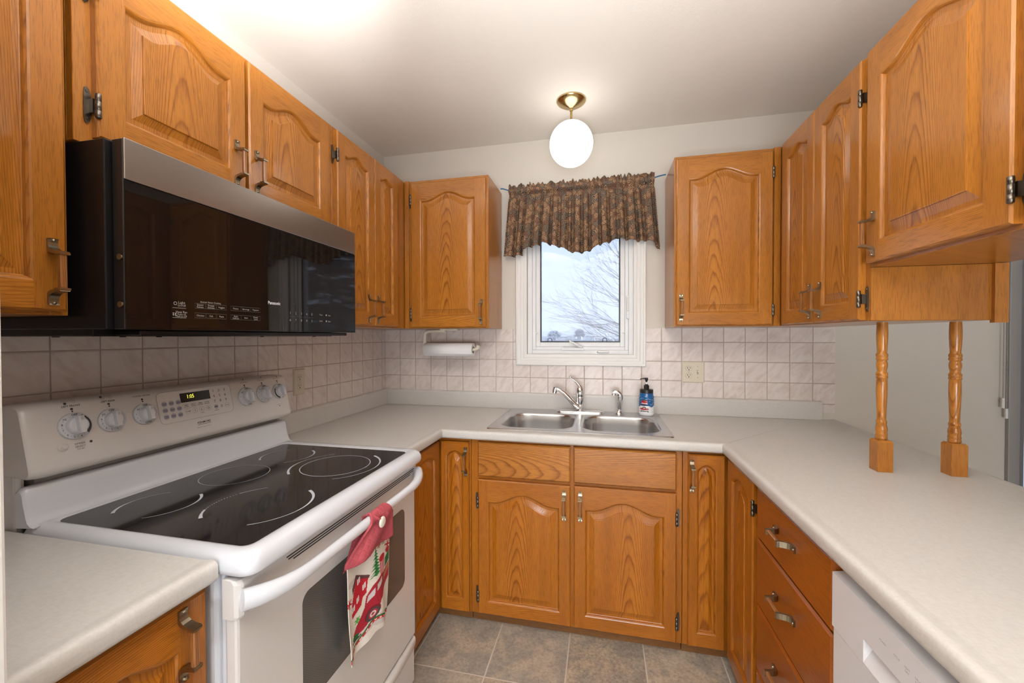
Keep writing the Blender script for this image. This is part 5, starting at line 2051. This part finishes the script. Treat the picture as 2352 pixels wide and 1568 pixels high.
FAR = 150.0
for i, (px, w, hgt, lab) in enumerate(((1272, 2.3, 4.2, 'pale distant tree at the lower left of the window pane'), (1330, 1.9, 4.6, 'rounded distant tree at the lower middle of the window pane'))):
    x = 1.404 + (math.tan(math.atan((px - 1176) / 929.1) - YAW)) * (FAR + 2.43)
    t = thing('distant_tree', lab, 'tree', (x, FAR, -0.9), 0, 'distant trees beyond the snowy field')
    m = MB()
    m.tube([(0, 0, 0), (0, 0, 3.2)], [0.9, 0.7], 8)
    m.build('trunk', HAZED, t)
    m = MB()
    blob(m, (0, 0, 2.5 + 0.5 * i), w, hgt * 0.40, 5 + i, 0, 110)
    m.build('crown', HAZED, t, fix=False)
for i, (px, w, lab) in enumerate(((1252, 6.2, 'snow-covered distant house at the lower left of the window view'), (1300, 7.2, 'snow-covered distant house between the two distant trees'), (1350, 4.4, 'small snow-covered distant house right of the rounded tree'))):
    Y = FAR + 14
    x = 1.404 + (math.tan(math.atan((px - 1176) / 929.1) - YAW)) * (Y + 2.43)
    t = thing('distant_house', lab, 'house', (x, Y, -0.8), 0, 'distant houses beyond the snowy field')
    m = MB()
    m.box((-w / 2, 0, 0), (w / 2, 5, 2.0))
    m.build('walls', HOUSEW, t)
    m = MB()
    m.prism([(-0.4, 2.0), (5.4, 2.0), (2.5, 4.2)], 0, -w / 2 - 0.3, w / 2 + 0.3)
    m.build('roof', SNOW, t)
x0h = 1.404 + math.tan(math.atan((1200 - 1176) / 929.1) - YAW) * 172
t = MB()
for k in range(40):
    xx = x0h + k * 1.35
    blob(t, (xx, 156, -0.6 + 0.3 * random.random()), 1.3, 0.7 + 0.4 * math.sin(k * 0.9), 100 + k, 0, 8)
o = t.build('hedge', HEDGE, None, fix=False)
tag(o, 'long pale winter hedge along the horizon outside the window', 'hedge', None, 'stuff')


# bare tree: boughs sweep in from the right of the pane
def bare_tree():
    b = MB()
    rn = random.Random(21)

    def grow(p, d, L, r, depth):
        n = 5 if depth < 3 else 4
        pts, rad = [p], [r]
        q, dd = Vector(p), Vector(d).normalized()
        for k in range(n):
            dd = (dd + Vector((rn.uniform(-0.16, 0.16), rn.uniform(-0.12, 0.12), rn.uniform(-0.10, 0.17)))).normalized()
            q = q + dd * (L / n)
            pts.append(tuple(q))
            rad.append(max(0.0022, r * (1 - 0.75 * (k + 1) / n)))
            if depth < 4:
                for _ in range(2 if depth < 2 else (1 if rn.random() < 0.66 else 0)):
                    side = Vector((rn.uniform(-0.8, 0.5), rn.uniform(-0.5, 0.5), rn.uniform(-0.55, 0.8)))
                    grow(tuple(q), (dd * 1.1 + side).normalized(), L * rn.uniform(0.48, 0.66), max(0.0018, rad[-1] * 0.62), depth + 1)
        b.tube(pts, rad, 5 if depth < 3 else 3, 0, cap=False)
    for z, dx, dz, L in ((0.6, -0.95, 0.35, 1.6), (0.9, -0.9, 0.25, 1.7), (1.3, -0.9, 0.35, 1.8), (1.7, -0.85, 0.5, 1.7), (2.2, -0.8, 0.6, 1.7), (2.7, -0.75, 0.65, 1.7), (3.2, -0.6, 0.8, 1.6)):
        grow((0, 0, z), (dx, rn.uniform(-0.25, 0.25), dz), L, 0.017, 1)
    return b


t = thing('bare_tree', 'leafless tree with fine branches filling the right of the window view', 'tree', (2.75, 9.5, -0.9))
m = MB()
m.tube([(0, 0, 0), (0.05, 0, 1.5), (0.02, 0, 3.0), (0.1, 0, 5.0)], [0.13, 0.11, 0.09, 0.05], 10)
m.build('trunk', BARK, t)
bt = bare_tree()
bt.v = [(x, y, z + 1.0) for x, y, z in bt.v]
bt.build('branches', BARK, t, fix=False)

# spruce seen only as a reflection in the microwave glass
t = thing('spruce_tree', 'dark snowy spruce outside, reflected in the right end of the microwave glass', 'tree', (4.3, 4.4, -0.9))
m = MB()
m.tube([(0, 0, 0), (0, 0, 5.6)], [0.16, 0.03], 10)
m.build('trunk', BARK, t)
m, m2 = MB(), MB()
rn = random.Random(8)
for k in range(300):
    f = rn.random() ** 0.8
    z = 0.3 + f * 5.0
    R_ = 1.75 * (1 - f) + 0.15
    a = rn.uniform(0, 2 * PI)
    ca, sa = math.cos(a), math.sin(a)
    tip = (ca * R_, sa * R_, z - 0.28 * R_)
    m.tube([(0, 0, z + 0.05), (ca * R_ * 0.5, sa * R_ * 0.5, z - 0.06), tip], [0.05, 0.05, 0.012], 4, cap=False)
    for q in range(9):
        h = 0.25 + 0.75 * q / 8
        bp_ = Vector((ca * R_ * h, sa * R_ * h, z - 0.28 * R_ * h))
        for sg in (-1, 1):
            ln = 0.30 * (1.15 - h) + 0.06
            e = bp_ + Vector((ca * 0.5 - sa * sg, sa * 0.5 + ca * sg, -0.25)) * ln
            (m2 if rn.random() < 0.28 else m).tube([tuple(bp_), tuple(e)], [0.022, 0.006], 4, cap=False)
m.build('needles', SPRUCE, t, fix=False)
m2.build('snow_cover', SNOW, t, fix=False)
